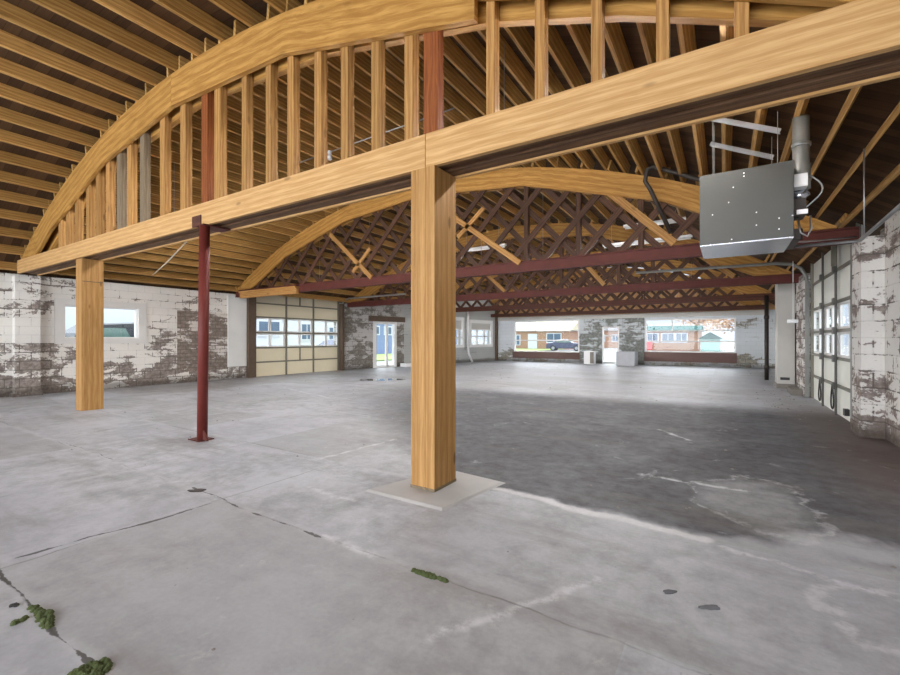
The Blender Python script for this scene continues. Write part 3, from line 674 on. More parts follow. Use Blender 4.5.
def arch_ply(xa, xb, d_low, y0, y1, breaks, parent, mat, top=0.0, name='arch', floor_z=None):
    """bent rib: smooth top, lower edge straight between the breaks"""
    b = MB(); N_ = 60; L = 0
    if floor_z is not None:
        while arch_z(xa, top) < floor_z+.02: xa += .02
        while arch_z(xb, top) < floor_z+.02: xb -= .02
    dl_ = d_low if callable(d_low) else (lambda x: d_low)
    xsb = [xa]+[v for v in breaks if xa < v < xb]+[xb]
    def low(x):
        for p, q in zip(xsb[:-1], xsb[1:]):
            if p-1e-6 <= x <= q+1e-6:
                t = (x-p)/(q-p); z = arch_z(p, dl_(p))*(1-t)+arch_z(q, dl_(q))*t
                return z if floor_z is None else max(z, floor_z)
    xx_ = sorted({xa+(xb-xa)*i/N_ for i in range(N_+1)} | set(xsb))
    for p, q in zip(xx_[:-1], xx_[1:]):
        lp, lq, tp, tq = low(p), low(q), arch_z(p, top), arch_z(q, top)
        dl = math.hypot(q-p, tq-tp); h = tp-lp
        u0, u1 = L, L+dl
        b.quad([(p, y0, lp), (q, y0, lq), (q, y0, tq), (p, y0, tp)], [(u0, 0), (u1, 0), (u1, h), (u0, h)])
        b.quad([(q, y1, lq), (p, y1, lp), (p, y1, tp), (q, y1, tq)], [(u1, 0), (u0, 0), (u0, h), (u1, h)])
        b.quad([(p, y1, lp), (q, y1, lq), (q, y0, lq), (p, y0, lp)], [(u0, 0), (u1, 0), (u1, .05), (u0, .05)])
        b.quad([(p, y0, tp), (q, y0, tq), (q, y1, tq), (p, y1, tp)], [(u0, 0), (u1, 0), (u1, .05), (u0, .05)])
        L += dl
    for x in (xa, xb):
        b.quad([(x, y0, low(x)), (x, y1, low(x)), (x, y1, arch_z(x, top)), (x, y0, arch_z(x, top))], [(0, 0), (.05, 0), (.05, .4), (0, .4)])
    return b.build(name, mat, parent)
arch_ply(-13.3, -6.52, .44, YF+.005, YF+.065, [-11.4, -8.9], tr, 'ply', name='arch_facing', floor_z=3.062)
arch_ply(-6.515, -1.69, .44, YF+.005, YF+.065, [-4.1], tr, 'ply', name='arch_facing')
arch_ply(-1.685, 1.5, .27, YF+.005, YF+.065, [-.4, .5], tr, 'ply', name='arch_facing', floor_z=3.062)
arch_ply(-13.2, 1.5, lambda x: .46 if x < -4 else max(.27, .46-(x+4)*.037), YF+.165, YF+.24, [-11, -8.4, -6, -3.6, -1.6, -.6, .3], tr, 'ply', name='arch_rib', floor_z=3.062)

# ------------------------------------------------------------------ lattice trusses behind
def lattice(Y, xl, xr, label, chord_mat, bottom, hgt, pitch, steel=True, light=(), patch=None, chord_l=None, vert=()):
    root = empty('lattice_truss', ((xl+xr)/2, Y, bottom)); tag(root, label, 'roof truss')
    b = MB()
    cl = xl if chord_l is None else chord_l
    if steel:
        b.box(cl, xr, Y-.07, Y+.07, bottom, bottom+.025); b.box(cl, xr, Y-.012, Y+.012, bottom+.025, bottom+hgt-.025); b.box(cl, xr, Y-.07, Y+.07, bottom+hgt-.025, bottom+hgt)
        b.box(cl, xr, Y-.055, Y-.015, bottom+.03, bottom+hgt-.03)
    else: b.box(cl, xr, Y-.06, Y+.06, bottom, bottom+hgt)
    b.build('bottom_chord', chord_mat, root)
    brk = [xl+(xr-xl)*k/6 for k in range(1, 6)]
    arch_ply(xl+.05, xr-.15, .36, Y-.11, Y-.055, brk, root, 'ply', name='top_chord', floor_z=bottom+hgt)
    arch_ply(xl+.05, xr-.15, .34, Y+.055, Y+.11, brk, root, 'ply', name='top_chord', floor_z=bottom+hgt)
    zb = bottom+hgt
    def hit(x, z, d):                                  # go from (x,z) along (d,1) to the arch underside
        t = 0
        while t < 4:
            X = x+d*t
            if not (xl+.2 < X < xr-.2): return None if t < .25 else (X, z+t)
            if z+t > arch_z(X, .28): return (X, z+t) if t > .12 else None
            t += .02
        return None
    k = 0; x = xl+.35
    while x < xr:
        for d, yo in ((1, -.035), (-1, .035)):
            e = hit(x, zb-.05, d*0.95)
            if e:
                b = MB(); b.bar((x, Y+yo, zb-.05), (e[0], Y+yo, e[1]), .11, .035, (0, 1, 0)); o = b.build('lattice_bar', 'lattice', root)
        x += pitch
    for X in vert:
        b = MB(); b.box(X-.045, X+.045, Y-.05, Y+.05, zb, arch_z(X, .3)); b.build('upright', 'lattice', root)
    for (xa, za, xb, zb_, wv) in light:
        b = MB(); b.bar((xa, Y-.075, za), (xb, Y-.075, zb_), wv, .04, (0, 1, 0)); b.build('new_brace', 'stud', root)
    if patch:
        b = MB(); b.box(patch[0], patch[1], Y-.16, Y-.07, bottom-.06, bottom+.10); b.box(patch[0], patch[1], Y-.20, Y-.16, bottom+.10, bottom+.16); b.box(patch[0], patch[1], Y-.17, Y+.06, bottom+.11, bottom+.15); b.build('patch_board', 'stud', root)
    return root
lattice(8.3, -13.5, 1.6, 'lattice truss on red brown steel chord, directly behind the front timber truss', 'redsteel', 2.67, .22, .72,
        light=[(-5.15, 4.05, -3.52, 2.85, .11), (-5.0, 3.55, -4.35, 4.1, .09), (-2.0, 4.2, -.72, 2.92, .13), (-9.05, 4.15, -7.55, 2.86, .11), (-8.2, 3.05, -7.6, 3.6, .09)],
        patch=(-13.1, -10.35), chord_l=-13.5, vert=(-3.4, -2.35, -1.25, -6.2, .3))
lattice(13.3, wall_x(13.3)+.15, 1.55, 'second lattice truss behind the big front truss, on a red brown chord', 'redsteel', 2.66, .22, .62,
        light=[(-3.9, 4.0, -3.0, 2.9, .12), (-.9, 3.8, .2, 2.9, .13), (-7.4, 4.0, -6.2, 2.9, .11)], vert=(-2.6, -1.7, .1, -4.3))
lattice(18.5, wall_x(18.5)+.1, 1.5, 'lattice truss third behind the front timber truss, second from the far wall', 'chord', 2.66, .22, .62, steel=False)
lattice(23.3, wall_x(23.3)+.1, 1.5, 'lattice truss standing closest to the far wall', 'chord', 2.62, .18, .62, steel=False)

# ------------------------------------------------------------------ roof joists (each its own object)
def joists(y0, y1, pitch, phase, wid, hgt, bay, group, xl=-13.45, xr=1.45):
    me = None; th = math.asin((xl-XC)/RAD); end = math.asin((xr-XC)/RAD); i = 0
    while th < end:
        R_ = RAD+hgt/2+.002; X = XC+R_*math.sin(th); Z = CROWN-RAD+R_*math.cos(th)
        if i == 0:
            b = MB(); b.box(-wid/2, wid/2, y0, y1, -hgt/2, hgt/2, ex=1); o = b.build('roof_joist', 'joist'); first = o
        else:
            o = first.copy(); col.objects.link(o)
        o.location = (X+phase, 0, Z); o.rotation_euler = (0, th, 0)
        tag(o, '%s roof joist up from the left wall, %s' % (ORD[i], bay), 'roof joist', group)
        i += 1; th += pitch/RAD
    return i
nj = [joists(-5.0, 3.28, .575, 0.0, .055, .19, 'before the big front truss', 'roof joists in front of the front truss'),
      joists(3.05, 8.42, .325, .06, .045, .19, 'just behind the big front truss', 'roof joists behind the front truss'),
      joists(8.2, 13.4, .5, .12, .045, .19, 'beyond the patched steel truss', 'roof joists in the third bay'),
      joists(13.2, 18.6, .5, .0, .045, .19, 'in the last bay but one', 'roof joists in the fourth bay'),
      joists(18.4, 23.95, .5, .06, .045, .19, 'next to the far wall', 'roof joists in the last bay')]
print('joists', nj)

# ------------------------------------------------------------------ posts
def post(x0, x1, y0, y1, z1, label, loc):
    r = empty('timber_post', loc); tag(r, label, 'post')
    b = MB(); t = (x1-x0)/3
    b.box(x0, x0+.045, y0+.001, y1, 0, z1, ex=2); b.box(x1-.09, x1, y0, y1, 0, z1, ex=2); b.box(x0+.045, x1-.09, y0+.002, y1-.002, 0, z1, ex=2)
    b.build('shaft', 'post', r, bevel=.005)
    return r
p1 = post(-2.315, -2.065, 3.02, 3.365, 2.77, 'square yellow timber post standing on the pale concrete pad', (-2.22, 3.2, 0))
b = MB(); b.box(-2.318, -2.062, 3.017, 3.368, .0, .035); b.build('stained_foot', 'studgrey', p1)
p2 = post(-10.11, -9.83, 3.08, 3.41, 2.77, 'square yellow timber post in front of the low wide window', (-10.09, 3.25, 0))
b = MB(); b.box(-9.831, -9.826, 3.09, 3.40, 2.35, 2.362); b.build('saw_cut', 'darkjamb', p2)
b = MB(); b.hexa([(-2.613, 2.752, 0), (-1.809, 2.747, 0), (-1.673, 3.592, 0), (-2.353, 3.664, 0), (-2.583, 2.778, .012), (-1.827, 2.774, .012), (-1.699, 3.568, .012), (-2.339, 3.635, .012)])
tag(b.build('footing_pad', 'concpad'), 'pale square concrete pad under the centre timber post', 'concrete pad')
rc = empty('steel_column', (-5.70, 3.04, 0)); tag(rc, 'slender red oxide steel pipe column under the big beam', 'column')
b = MB(); b.tube([(-5.72, 3.04, 0.01), (-5.664, 3.04, 2.76)], .062, 24); b.build('shaft', 'redpipe', rc, smooth=True)
b = MB(); b.box(-5.80, -5.58, 2.98, 3.34, 2.755, 2.77); b.build('cap_plate', 'redsteel', rc)
b = MB(); b.box(-5.88, -5.62, 2.94, 3.14, 0, .012)
b.prism([(-5.71, 3.02, .01), (-5.53, 3.00, .01), (-5.69, 3.02, .16)], (0, .02, 0)); b.build('base_plate', 'redsteel', rc)
b = MB(); b.tube([(-5.86, 2.96, .0), (-5.86, 2.96, .05)], .014, 8); b.build('anchor_bolt', 'galv', rc)
b = MB(); b.box(-5.93, -5.72, YF-.012, YF, 2.77, 2.91); o = b.build('beam_patch', 'chord', tr); o['label'] = 'small red brown patch on the beam face'

# ------------------------------------------------------------------ unit heater
ht = empty('unit_heater', (.16, 5.4, 2.22)); tag(ht, 'grey boxy unit heater hanging under the roof near the right wall', 'heater')
hx0, hx1, hy0, hy1, hz0, hz1 = -.212, .532, 5.0, 5.8, 2.225, 2.93
b = MB(); b.box(hx0, hx1, hy0, hy1, hz0+.01, hz1); b.build('casing', 'heater', ht, bevel=.006)
b = MB(); b.box(hx0+.004, hx1-.004, hy0+.004, hy1-.004, hz0, hz0+.012); b.build('bottom_plate', 'alu', ht)
for (sx, sz) in [(.30, .66), (.30, .63), (.23, .54), (.02+.18, .40), (-.02+.11, .30), (.38, .27), (.38, .15), (.52, .19), (.6, .2), (.52, .09), (.22, .04)]:
    b = MB(); b.tube([(hx0+sx*1.22, hy0+.001, hz0+sz), (hx0+sx*1.22, hy0-.006, hz0+sz)], .006, 6); b.build('screw', 'white', ht)
b = MB(); b.tube([(.61, 5.25, 2.72), (.61, 5.25, 2.95), (.61, 5.25, 2.96), (.61, 5.25, 3.40)], [.072, .072, .066, .066], 20); b.build('flue_pipe', 'galvdull', ht, smooth=True)
b = MB(); b.tube([(.61, 5.25, 3.12), (.61, 5.25, 3.15)], .076, 20); b.build('flue_collar', 'galv', ht, smooth=True)
b = MB(); b.box(.535, .64, 5.08, 5.2, 2.70, 2.82); b.build('junction_box', 'white', ht, bevel=.004)
b = MB(); b.tube([(.54, 5.25, 2.66), (.60, 5.25, 2.66), (.64, 5.25, 2.70)], .055, 12); b.build('exhaust_elbow', 'alu', ht, smooth=True)
b = MB(); b.tube([(.66, 5.2, 2.83)]+[(.66+.10*math.sin(t*math.pi), 5.2, 2.83-.28*t) for t in [k/8 for k in range(1, 9)]]+[(.60, 5.2, 2.50)], .008, 6); b.build('flexible_conduit', 'galv', ht, smooth=True)
b = MB(); b.box(.535, .63, 5.1, 5.3, 2.44, 2.60); b.build('gas_valve', 'blackpipe', ht, bevel=.004)
b = MB(); b.box(.56, .64, 5.08, 5.1, 2.45, 2.49); b.build('valve_tag', 'white', ht)
b = MB(); b.tube([(.58, 5.2, 2.44), (.60, 5.2, 2.30), (.65, 5.2, 2.26), (.68, 5.2, 2.33), (.67, 5.2, 2.45)], .009, 6); b.build('flexible_conduit', 'galv', ht, smooth=True)
b = MB(); b.tube([(.56, 5.6, 2.36), (.66, 5.6, 2.36)], .06, 14); b.box(.54, .60, 5.2, 5.75, 2.24, 2.34); b.build('fan_motor', 'blackpipe', ht)
for (X, Y) in ((-.1, 5.1), (.42, 5.1), (-.1, 5.7), (.42, 5.7)):
    b = MB(); b.tube([(X, Y, 2.92), (X, Y, arch_z(X)-.0)], .003, 6); b.build('hanger_rod', 'galvdull', ht)
for yy_ , lb in ((6.2, 'lower one of two galvanised channels across the joists above the grey heater'), (5.46, 'upper one of two galvanised channels across the joists above the grey heater')):
    b = MB(); xa, xb = -.15, .47
    b.bar((xa, yy_, arch_z(xa)-.025), (xb, yy_, arch_z(xb)-.025), .04, .04); b.bar((xa, yy_, arch_z(xa)-.05), (xb, yy_, arch_z(xb)-.05), .022, .006)
    tag(b.build('strut_channel', 'galv'), lb, 'channel')

# ------------------------------------------------------------------ pipes, conduits, cords
def pipe(name, pts, r, mat, label, cat, group=None, seg=10):
    b = MB(); b.tube(pts, r, seg); return tag(b.build(name, mat, smooth=True), label, cat, group)
pipe('gas_pipe', [(.2, 7.9, 3.62), (-.36, 7.9, 3.83), (-1.0, 7.9, 4.17), (-1.1, 7.9, 4.14), (-1.13, 7.9, 3.95), (-1.05, 7.95, 3.8), (-.75, 8.0, 3.05)], .035, 'blackpipe', 'black iron pipe bending down in front of the first lattice truss', 'pipe')
pipe('wall_conduit', [(.62, 5.75, 2.27), (1.06, 5.66, 2.25), (1.1, 5.62, 2.25), (1.1, 5.5, 2.255), (1.1, 3.4, 2.33)], .016, 'galv', 'silver conduit running from the heater past the flaking right pilaster', 'conduit')
pipe('ceiling_conduit', [(1.55, 8.1, 2.72), (1.1, 8.0, 2.70), (.7, 7.7, 2.66)], .012, 'galv', 'thin silver conduit along the steel chord beside the heater', 'conduit')
pipe('hanger_wire', [(1.1, 5.5, 2.26), (1.1, 5.5, 3.08)], .006, 'galv', 'thin wire holding the silver conduit beside the heater', 'wire', seg=6)
pipe('slack_cable', [(-6.75, 3.41, 2.82), (-9.4, 4.3, 2.83), (-12.0, 5.17, 2.90)], .012, 'cord', 'pale cable stretched from the beam to the roof joists by the red column', 'cable', seg=6)
pipe('ceiling_conduit', [(-6.5, 5.0, 4.38), (-3.1, 5.0, 4.43)], .010, 'galv', 'thin silver conduit behind the studs, left of the red brown stud', 'conduit', seg=6)
bl = empty('bare_bulb', (-5.48, 4.97, 4.330)); tag(bl, 'small bare bulb on the conduit behind the studs', 'light bulb')
b = MB(); b.tube([(-5.48, 4.97, 4.390), (-5.48, 4.97, 4.330)], .03, 8); b.build('socket', 'white', bl)
b = MB(); b.tube([(-5.48, 4.97, 4.330), (-5.48, 4.97, 4.300), (-5.48, 4.97, 4.260), (-5.48, 4.97, 4.240)], [.02, .04, .04, .015], 10); b.build('bulb', 'white', bl, smooth=True)
pc = empty('pull_cord', (1.2, 11.6, 1.66)); tag(pc, 'thin white pull cord hanging by the pale tall garage door', 'cord')
b = MB(); b.tube([(1.215, 11.6, 2.95), (1.215, 11.6, 1.70)], .007, 6); b.build('string', 'white', pc)
b = MB(); b.tube([(1.12, 11.6, 1.68), (1.3, 11.6, 1.68)], .04, 10); b.build('handle', 'white', pc, smooth=True)
def strip_light(xa, xb, Y, Z, label, power=0.0, rods=True):  # with power: an added fill light; without: an unlit fixture
    r = empty('strip_light', ((xa+xb)/2, Y, Z)); tag(r, label, 'ceiling light')
    b = MB(); b.box(xa, xb, Y-.05, Y+.05, Z, Z+.05); b.build('housing', 'white', r)
    b = MB(); b.tube([(xa+.03, Y, Z-.03), (xb-.03, Y, Z-.03)], .018, 10); b.build('tube', 'fill_tube' if power else 'white', r, smooth=True)
    if rods:
        for X in (xa+.2, xb-.2):
            b = MB(); b.tube([(X, Y, Z+.05), (X, Y, arch_z(X)+.05)], .004, 6); b.build('hanger_rod', 'galv', r)
for xa, xb, Y, Z, lb in [(-1.95, -.7, 10.5, 3.85, 'white strip light above the steel chord nearest the heater'), (-6.3, -4.9, 10.5, 3.78, 'white strip light behind the top of the centre post'), (-2.5, -.6, 10.9, 3.55, 'white strip light below the other one beside the heater')]:
    strip_light(xa, xb, Y, Z, lb)
for k, xa in enumerate((-11.2, -8.2, -5.2, -2.2)):  # added fill rows from here on, out of view behind beam and chords
    strip_light(xa, xa+2.4, 4.25, 3.52, '%s added fill light from the left wall in the row behind the big beam' % ORD[k], FILL_LAMP)
for k, xa in enumerate((-10.5, -7.0, -3.5)):
    strip_light(xa, xa+2.4, 8.95, 2.89, '%s added fill light from the left wall behind the nearest steel chord' % ORD[k], FILL_LAMP)
for k, xa in enumerate((-10.0, -6.5, -3.0)):
    strip_light(xa, xa+2.4, 19.2, 2.84, '%s added fill light from the left wall in the row nearest the far wall' % ORD[k], FILL_LAMP)
for k, xa in enumerate((-10.0, -6.5, -3.0)):
    strip_light(xa, xa+2.4, 14.0, 2.84, '%s added fill light from the left wall behind the farther steel chord' % ORD[k], FILL_LAMP)

# ------------------------------------------------------------------ right side column, pipe, steps
pipe('soil_pipe', [(1.13, 17.15, 0), (1.13, 17.15, .35), (1.13, 17.15, .36), (1.13, 17.15, .46), (1.13, 17.15, .47), (1.13, 17.15, 1.95), (1.13, 17.15, 1.96), (1.13, 17.15, 2.06), (1.13, 17.15, 2.07), (1.13, 17.15, 2.7)], [.06, .06, .075, .075, .06, .06, .075, .075, .06, .06], 'blackpipe', 'dark iron pipe standing beside the off-white boxed column', 'pipe')
bc = empty('boxed_column', (1.45, 14.8, 0)); tag(bc, 'off-white boxed column on the right beyond the garage door', 'column')
b = MB(); b.box(1.19, 1.56, 14.5, 15.15, 0.02, 2.85); b.build('casing', 'boxwhite', bc)
b = MB(); b.box(1.17, 1.58, 14.47, 15.17, 0, .12); b.build('plinth', 'stepconc', bc)
b = MB(); b.box(1.25, 1.45, 14.485, 14.5, .22, .29); b.build('vent_slot', 'black', bc)
b = MB(); b.box(1.60, 1.93, 14.2, 15.2, 0, 2.0); tag(b.build('door_5', 'darkjamb'), 'dark recessed doorway beside the boxed column', 'door', kind='structure')
b = MB(); b.box(1.3, 1.9, 12.75, 13.55, 0, .13); tag(b.build('concrete_step', 'stepconc', bevel=.01), 'low dirty concrete step beside the boxed column', 'step')

# low wall and white box by the far door
b = MB(); b.box(-4.55, -3.7, 22.6, 23.6, 0, .68, ex=0)
tag(b.build('low_wall', 'lowblock', bevel=.01), 'low block wall beside the narrow far door', 'low wall')
r = empty('white_cabinet', (-5.9, 22.9, 0)); tag(r, 'small white cabinet against the far wall between window and door', 'cabinet')
b = MB(); b.box(-6.22, -5.72, 22.9, 23.35, 0, .68); b.build('body', 'white', r, bevel=.008)
b = MB(); b.box(-5.9, -5.715, 22.885, 22.9, .05, .64); b.build('side_panel', 'stepconc', r)
# white vent pipe and loose boards on the left
s_ = s_of_u(465.7); r = empty('vent_pipe', onL(s_, .18, 0)); tag(r, 'white upright pipe between the two left wall windows', 'pipe')
b = MB(); b.tube([onL(s_, .16, 1.0), onL(s_, .16, 3.0)], .07, 14); b.build('shaft', 'white', r, smooth=True)
b = MB(); b.tube([onL(s_, .16, 1.0), onL(s_+.05, .17, .5), onL(s_+.35, .2, 0.02)], .06, 10); b.build('brace', 'white', r, smooth=True)
s_ = s_of_u(404)
b = MB(); bxL(b, s_-.35, s_+.25, 0, .16, .12, .5); tag(b.build('white_block', 'white', bevel=.01), 'small white block on the floor right of the left doorway', 'block')
b = MB(); bxL(b, s_+.45, s_+1.0, 0, .12, .1, .4); tag(b.build('black_tray', 'black', bevel=.01), 'small black tray on the floor beside the white block', 'tray')

# ------------------------------------------------------------------ puddle, moss, debris
def blob(name, cx, cy, rx, ry, z, mat, seed, rot=0.0, n_=26, h=0.004):
    rnd = random.Random(seed); ph = [rnd.uniform(0, 6.28) for _ in range(4)]; pts = []
    for k in range(n_):
        t = 2*math.pi*k/n_; q = 1+.18*math.sin(2*t+ph[0])+.12*math.sin(3*t+ph[1])+.09*math.sin(5*t+ph[2])
        a, c = rx*q*math.cos(t), ry*q*math.sin(t)
        pts.append((cx+a*math.cos(rot)-c*math.sin(rot), cy+a*math.sin(rot)+c*math.cos(rot), z))
    b = MB(); b.prism(pts, (0, 0, h)); return b.build(name, mat)
tag(blob('puddle', -9.35, 10.6, .62, .42, 0.0005, 'puddle', 4, rot=.75, h=.003), 'shallow puddle reflecting the bright left doorway', 'puddle')
def moss(name, spots, label, seed):
    rnd = random.Random(seed); b = MB()
    for (cx, cy, rx, ry, k) in spots:
        for _ in range(k):
            a, q = rnd.uniform(0, 6.28), math.sqrt(rnd.random()); x_, y_ = cx+rx*q*math.cos(a), cy+ry*q*math.sin(a); r_ = rnd.uniform(.006, .014)
            i = len(b.v); m = 6
            b.v += [Vector((x_+r_*1.3*math.cos(6.283*j/m), y_+r_*1.3*math.sin(6.283*j/m), 0)) for j in range(m)]
            b.v += [Vector((x_+r_*.8*math.cos(6.283*j/m), y_+r_*.8*math.sin(6.283*j/m), r_*.8)) for j in range(m)]+[Vector((x_, y_, r_*1.2))]
            for j in range(m):
                j2 = (j+1) % m
                b.f.append((i+j, i+j2, i+m+j2, i+m+j)); b.uv.append([(0, 0)]*4); b.f.append((i+m+j, i+m+j2, i+2*m)); b.uv.append([(0, 0)]*3)
    return tag(b.build(name, 'moss'), label, 'moss', kind='stuff')
moss('moss', [(-2.73, .71, .05, .022, 40), (-2.66, .70, .045, .022, 36), (-2.60, .69, .03, .015, 16), (-2.82, .70, .03, .012, 12), (-2.75, .628, .012, .028, 14)], 'clump of dark green moss along the floor crack', 1)
moss('moss', [(-2.09, .70, .05, .045, 60), (-2.03, .67, .05, .03, 46), (-2.13, .66, .03, .03, 22)], 'bright green moss cushion at the bottom edge of the floor crack', 2)
moss('moss', [(-1.44, 1.955, .045, .012, 24), (-1.37, 1.955, .05, .016, 34), (-1.29, 1.962, .035, .006, 14)], 'lone sliver of green moss on the floor before the centre post', 3)
for i, (x_, y_, r_, lb) in enumerate([(-3.83, 1.99, .06, 'dark chip of debris at the crack before the red column'), (-.06, 2.45, .035, 'flat dark stone flake on the pale floor at the right'), (-.24, 2.49, .028, 'smaller dark flake beside the flat dark flake')]):
    tag(blob('debris_chip', x_, y_, r_*1.2, r_*.55, 0, 'darkstone' if i else 'blackpipe', 20+i, rot=.5, h=.006), lb, 'debris')
tag(blob('debris_chip', -2.93, .655, .02, .016, 0, 'black', 31, h=.006), 'round black spot of debris beside the moss clump', 'debris')
rnd = random.Random(5); b = MB()
for _ in range(260):
    x_, y_ = rnd.uniform(-12, 1.4), rnd.uniform(1.0, 22); r_ = rnd.uniform(.004, .016)*(1+.05*y_)
    if rnd.random() < .25: x_ = rnd.uniform(.6, 1.45); y_ = rnd.uniform(9, 14)
    if -2.9 < x_ < -1.5 and 2.5 < y_ < 3.9: continue
    i = len(b.v); b.v += [Vector((x_+r_*math.cos(t), y_+r_*.8*math.sin(t), 0.0)) for t in (0, 1.3, 2.6, 3.9, 5.1)]+[Vector((x_, y_, r_*.7))]
    for j in range(5): b.f.append((i+j, i+(j+1) % 5, i+5)); b.uv.append([(0, 0)]*3)
tag(b.build('grit', 'stepconc'), 'loose grit and crumbs scattered over the concrete floor', 'grit', kind='stuff')

# ------------------------------------------------------------------ outside
def house(name, x0, x1, y0, y1, h, wall_m, roof_m, label, ridge='x', rise=1.0, wins=(), face='y', z0=-.12, over=.3, base_m=None):
    r = empty(name, ((x0+x1)/2, (y0+y1)/2, z0)); tag(r, label, 'house')
    b = MB(); b.box(x0, x1, y0, y1, z0, h); b.build('wall', wall_m, r)
    b = MB()
    if ridge == 'x':
        ym = (y0+y1)/2; b.prism([(x0-over, y0-over, h), (x0-over, y1+over, h), (x0-over, ym, h+rise)], (x1-x0+2*over, 0, 0))
    else:
        xm = (x0+x1)/2; b.prism([(x0-over, y0-over, h), (x1+over, y0-over, h), (xm, y0-over, h+rise)], (0, y1-y0+2*over, 0))
    b.build('roof', roof_m, r)
    for (a, c, za, zb, m_) in wins:
        b = MB(); g = MB(); t = .12
        if face == 'y':
            b.box(a, c, y0-.06, y0+.02, za, zb); g.box(a+t, (a+c)/2-t/3, y0-.07, y0-.06, za+t, zb-t); g.box((a+c)/2+t/3, c-t, y0-.07, y0-.06, za+t, zb-t)
        else:
            b.box(x1-.02, x1+.06, a, c, za, zb); g.box(x1+.06, x1+.07, a+t, (a+c)/2-t/3, za+t, zb-t); g.box(x1+.06, x1+.07, (a+c)/2+t/3, c-t, za+t, zb-t)
        f = b.build('window' if m_ != 'door' else 'door', 'housewhite', r)
        if m_ != 'door': g.build('pane', m_, f)
    return r
house('brick_house', -27.5, -18.3, 60, 68, 2.55, 'brick', 'cream', 'peach brick house seen through the wide window by the left corner', 'x', 1.6,
      wins=[(-21.6, -19.4, .75, 2.2, 'darkglass'), (-24.4, -23.0, -.1, 2.1, 'door'), (-26.8, -25.6, .4, 2.0, 'darkglass')])
house('teal_roofed_house', -10.5, -2.7, 60, 70, 2.35, 'brick', 'tealroof', 'brick house with teal roof seen through the right far window', 'x', .75,
      wins=[(-6.7, -5.2, .85, 2.1, 'darkglass'), (-5.15, -3.8, .85, 2.1, 'darkglass'), (-8.4, -7.0, .85, 2.1, 'darkglass')])
house('tan_house', -19.5, -11.0, 74, 80, 2.7, 'brick', 'greyroof', 'tan house seen through the narrow door in the far wall', 'x', 1.2, wins=[(-15.6, -14.4, .9, 2.1, 'darkglass'), (-17.8, -16.6, .9, 2.1, 'darkglass')])
house('garden_shed', -2.3, -.4, 55.5, 58.5, 1.35, 'mint', 'tealroof', 'small mint shed with green roof beside the teal roofed house', 'y', .75, over=.25)
for i, (xa, lb) in enumerate([(-18.2, 'dark parked car nearest the peach brick house')]):
    pass
def car(name, L_, prof, width, origin, rotz, mat, label, glass_rng):
    """side profile lofted across the width; wheels, windows and lights as parts"""
    r = empty(name, origin); r.rotation_euler = (0, 0, rotz); tag(r, label, 'car')
    def add(b, nm, m, smooth=False):
        me = bpy.data.meshes.new(nm); me.from_pydata(b.v, [], b.f); l = me.uv_layers.new(name='UVMap')
        bm = bmesh.new(); bm.from_mesh(me); bmesh.ops.recalc_face_normals(bm, faces=bm.faces); bm.to_mesh(me); bm.free()
        me.materials.append(M[m]); o = bpy.data.objects.new(nm, me); col.objects.link(o); o.parent = r; return o
    b = MB(); k = len(prof); secs = []
    for wy, sh in ((-width/2, .93), (-width/2+.12, 1.0), (width/2-.12, 1.0), (width/2, .93)):
        i = len(b.v); secs.append(i)
        for (px, pz) in prof:
            tuck = max(0, pz-.95)*.22
            b.v.append(Vector((px*(.985 if sh < 1 else 1), (abs(wy)-tuck)*(1 if wy > 0 else -1), pz if sh == 1 else pz*.97+.01)))
    for a_, c_ in zip(secs[:-1], secs[1:]):
        for j in range(k): b.f.append((a_+j, a_+(j+1) % k, c_+(j+1) % k, c_+j))
    b.f.append(tuple(secs[0]+j for j in range(k))); b.f.append(tuple(secs[-1]+j for j in range(k)))
    add(b, 'body', mat)
    for s in (-1, 1):
        for (ga, gb, za, zb) in glass_rng:
            b = MB(); y0_ = s*(width/2-.0); y1_ = s*(width/2-.10)
            b.prism([(ga-.10, y0_+s*.02-s*.0, za), (gb+.12, y0_+s*.02, za), (gb-.05, y1_-s*.02+s*.03, zb), (ga+.10, y1_-s*.02+s*.03, zb)], (0, -s*.03, 0)); add(b, 'side_window', 'carglass')
        for wx in (-L_*.31, L_*.31):
            b = MB(); b.tube([(wx, s*(width/2-.2), .34), (wx, s*(width/2+.01), .34)], .34, 20); add(b, 'wheel', 'black')
            b = MB(); b.tube([(wx, s*(width/2+.0), .34), (wx, s*(width/2+.02), .34)], .2, 14); add(b, 'hubcap', 'galv')
    b = MB(); b.box(-L_/2-.01, -L_/2+.05, -width*.42, -width*.25, .75, .95); b.box(-L_/2-.01, -L_/2+.05, width*.25, width*.42, .75, .95); add(b, 'tail_light', 'redsign')
    return r
SUV = [(-2.25, .3), (-2.3, .8), (-2.2, 1.1), (-2.0, 1.55), (-1.6, 1.85), (-.4, 1.93), (.35, 1.80), (1.05, 1.22), (2.05, 1.08), (2.28, .8), (2.28, .3)]
SEDAN = [(-2.25, .3), (-2.28, .75), (-2.1, .98), (-1.5, 1.02), (-.95, 1.38), (.1, 1.44), (.95, 1.02), (2.05, .88), (2.26, .65), (2.26, .3)]
car('dark_car', 4.55, SUV, 1.85, (-17.2, 7.05, -.06), math.pi/2, 'carpaint', 'dark car parked outside the low wide window in the left wall', [(-1.5, -.75, 1.30, 1.72), (-.55, .35, 1.30, 1.74)])
car('parked_car', 4.5, SEDAN, 1.8, (-16.6, 53, -.12), 0.15, 'carblue', 'blue grey car parked beside the peach brick house', [(-.95, -.1, 1.02, 1.34), (0, .6, 1.02, 1.3)])
car('parked_car', 4.5, SEDAN, 1.8, (-22.5, 21.6, -.12), math.pi/2+.1, 'carblue', 'blue grey car seen through the cream garage door lights', [(-.95, -.1, 1.02, 1.34), (0, .6, 1.02, 1.3)])
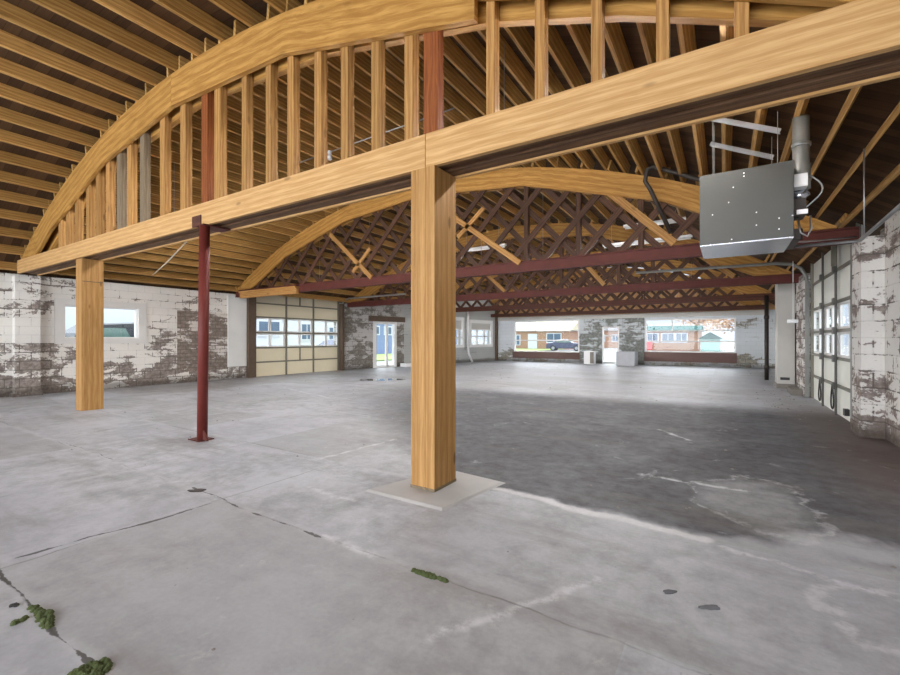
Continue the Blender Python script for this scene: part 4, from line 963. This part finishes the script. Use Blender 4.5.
house('white_house', -38, -28, 16.5, 27, 3.4, 'housewhite', 'greyroof', 'white house seen through the cream garage door lights', 'y', 1.6, face='x',
      wins=[(18.7, 20.6, 1.5, 2.7, 'darkglass'), (22.4, 23.6, 1.2, 2.6, 'darkglass'), (25.2, 26.3, 1.2, 2.4, 'darkglass')])
house('blue_house', -38, -28, 29.5, 48, 3.2, 'houseblue', 'greyroof', 'pale blue house seen through the left doorway', 'y', 1.6, face='x',
      wins=[(30.3, 31.6, 1.7, 2.6, 'darkglass'), (32.2, 33.4, 1.7, 2.6, 'darkglass'), (36, 38, 1.2, 2.6, 'darkglass'), (41, 43, 1.2, 2.6, 'darkglass')])
b = MB(); b.box(-27, -19, 20, 60, -.13, -.05); tag(b.build('lawn', 'lawn'), 'strip of grass outside the left doorway', 'grass', kind='structure')
r = empty('red_sign', (-8.1, 57, -.12)); tag(r, 'red box shaped sign seen at the left of the right far window', 'sign')
b = MB(); b.box(-8.6, -7.35, 56.8, 57.1, .05, 1.0); b.build('sign_board', 'redsign', r, bevel=.03)
b = MB(); b.box(-8.5, -8.4, 56.9, 57.0, -.12, .05); b.box(-7.55, -7.45, 56.9, 57.0, -.12, .05); b.build('sign_leg', 'galv', r)
r = empty('picket_fence', (1.0, 56, -.12)); tag(r, 'white picket fence seen through the right far window', 'fence')
for k in range(24):
    X = -.3+k*.15; b = MB(); b.prism([(X, 56, -.12), (X+.09, 56, -.12), (X+.09, 56, .9), (X+.045, 56, .98), (X, 56, .9)], (0, .03, 0)); b.build('picket', 'fence', r)
b = MB(); b.box(-.3, 3.3, 56.03, 56.08, .15, .25); b.box(-.3, 3.3, 56.03, 56.08, .65, .75); b.build('rail', 'fence', r)
def tree(x, y, h, rad, label, seed):
    r = empty('tree', (x, y, -.12)); tag(r, label, 'tree'); rr = random.Random(seed)
    b = MB(); b.tube([(x, y, -.12), (x+.1, y, h*.35), (x-.1, y+.1, h*.7)], [.22, .16, .07], 10)
    for k in range(7):
        a = rr.uniform(0, 6.28); z = h*rr.uniform(.3, .6); b.tube([(x, y, z), (x+rad*.7*math.cos(a), y+rad*.7*math.sin(a), z+h*.25)], [.07, .02], 6)
    b.build('trunk', 'trunk', r)
    b = MB()
    for _ in range(1500):
        a, e, q = rr.uniform(0, 6.28), rr.uniform(-1, 1), rr.random()**.4
        c_ = Vector((x+rad*q*math.cos(a)*math.sqrt(1-e*e), y+rad*q*math.sin(a)*math.sqrt(1-e*e), h*.62+h*.36*q*e)); u_ = Vector((rr.uniform(-1, 1), rr.uniform(-1, 1), rr.uniform(-1, 1))).normalized()*.2
        v_ = u_.cross(Vector((rr.uniform(-1, 1), rr.uniform(-1, 1), rr.uniform(-1, 1)))).normalized()*.14
        b.quad([c_-u_, c_-v_, c_+u_, c_+v_])
    o = b.build('foliage', 'leaf', r); o['kind'] = 'stuff'
tree(1.2, 68, 7.5, 3.6, 'pale autumn tree behind the white picket fence', 3)
tree(-3.6, 82, 9, 4.2, 'pale autumn tree rising behind the teal roofed house', 4)
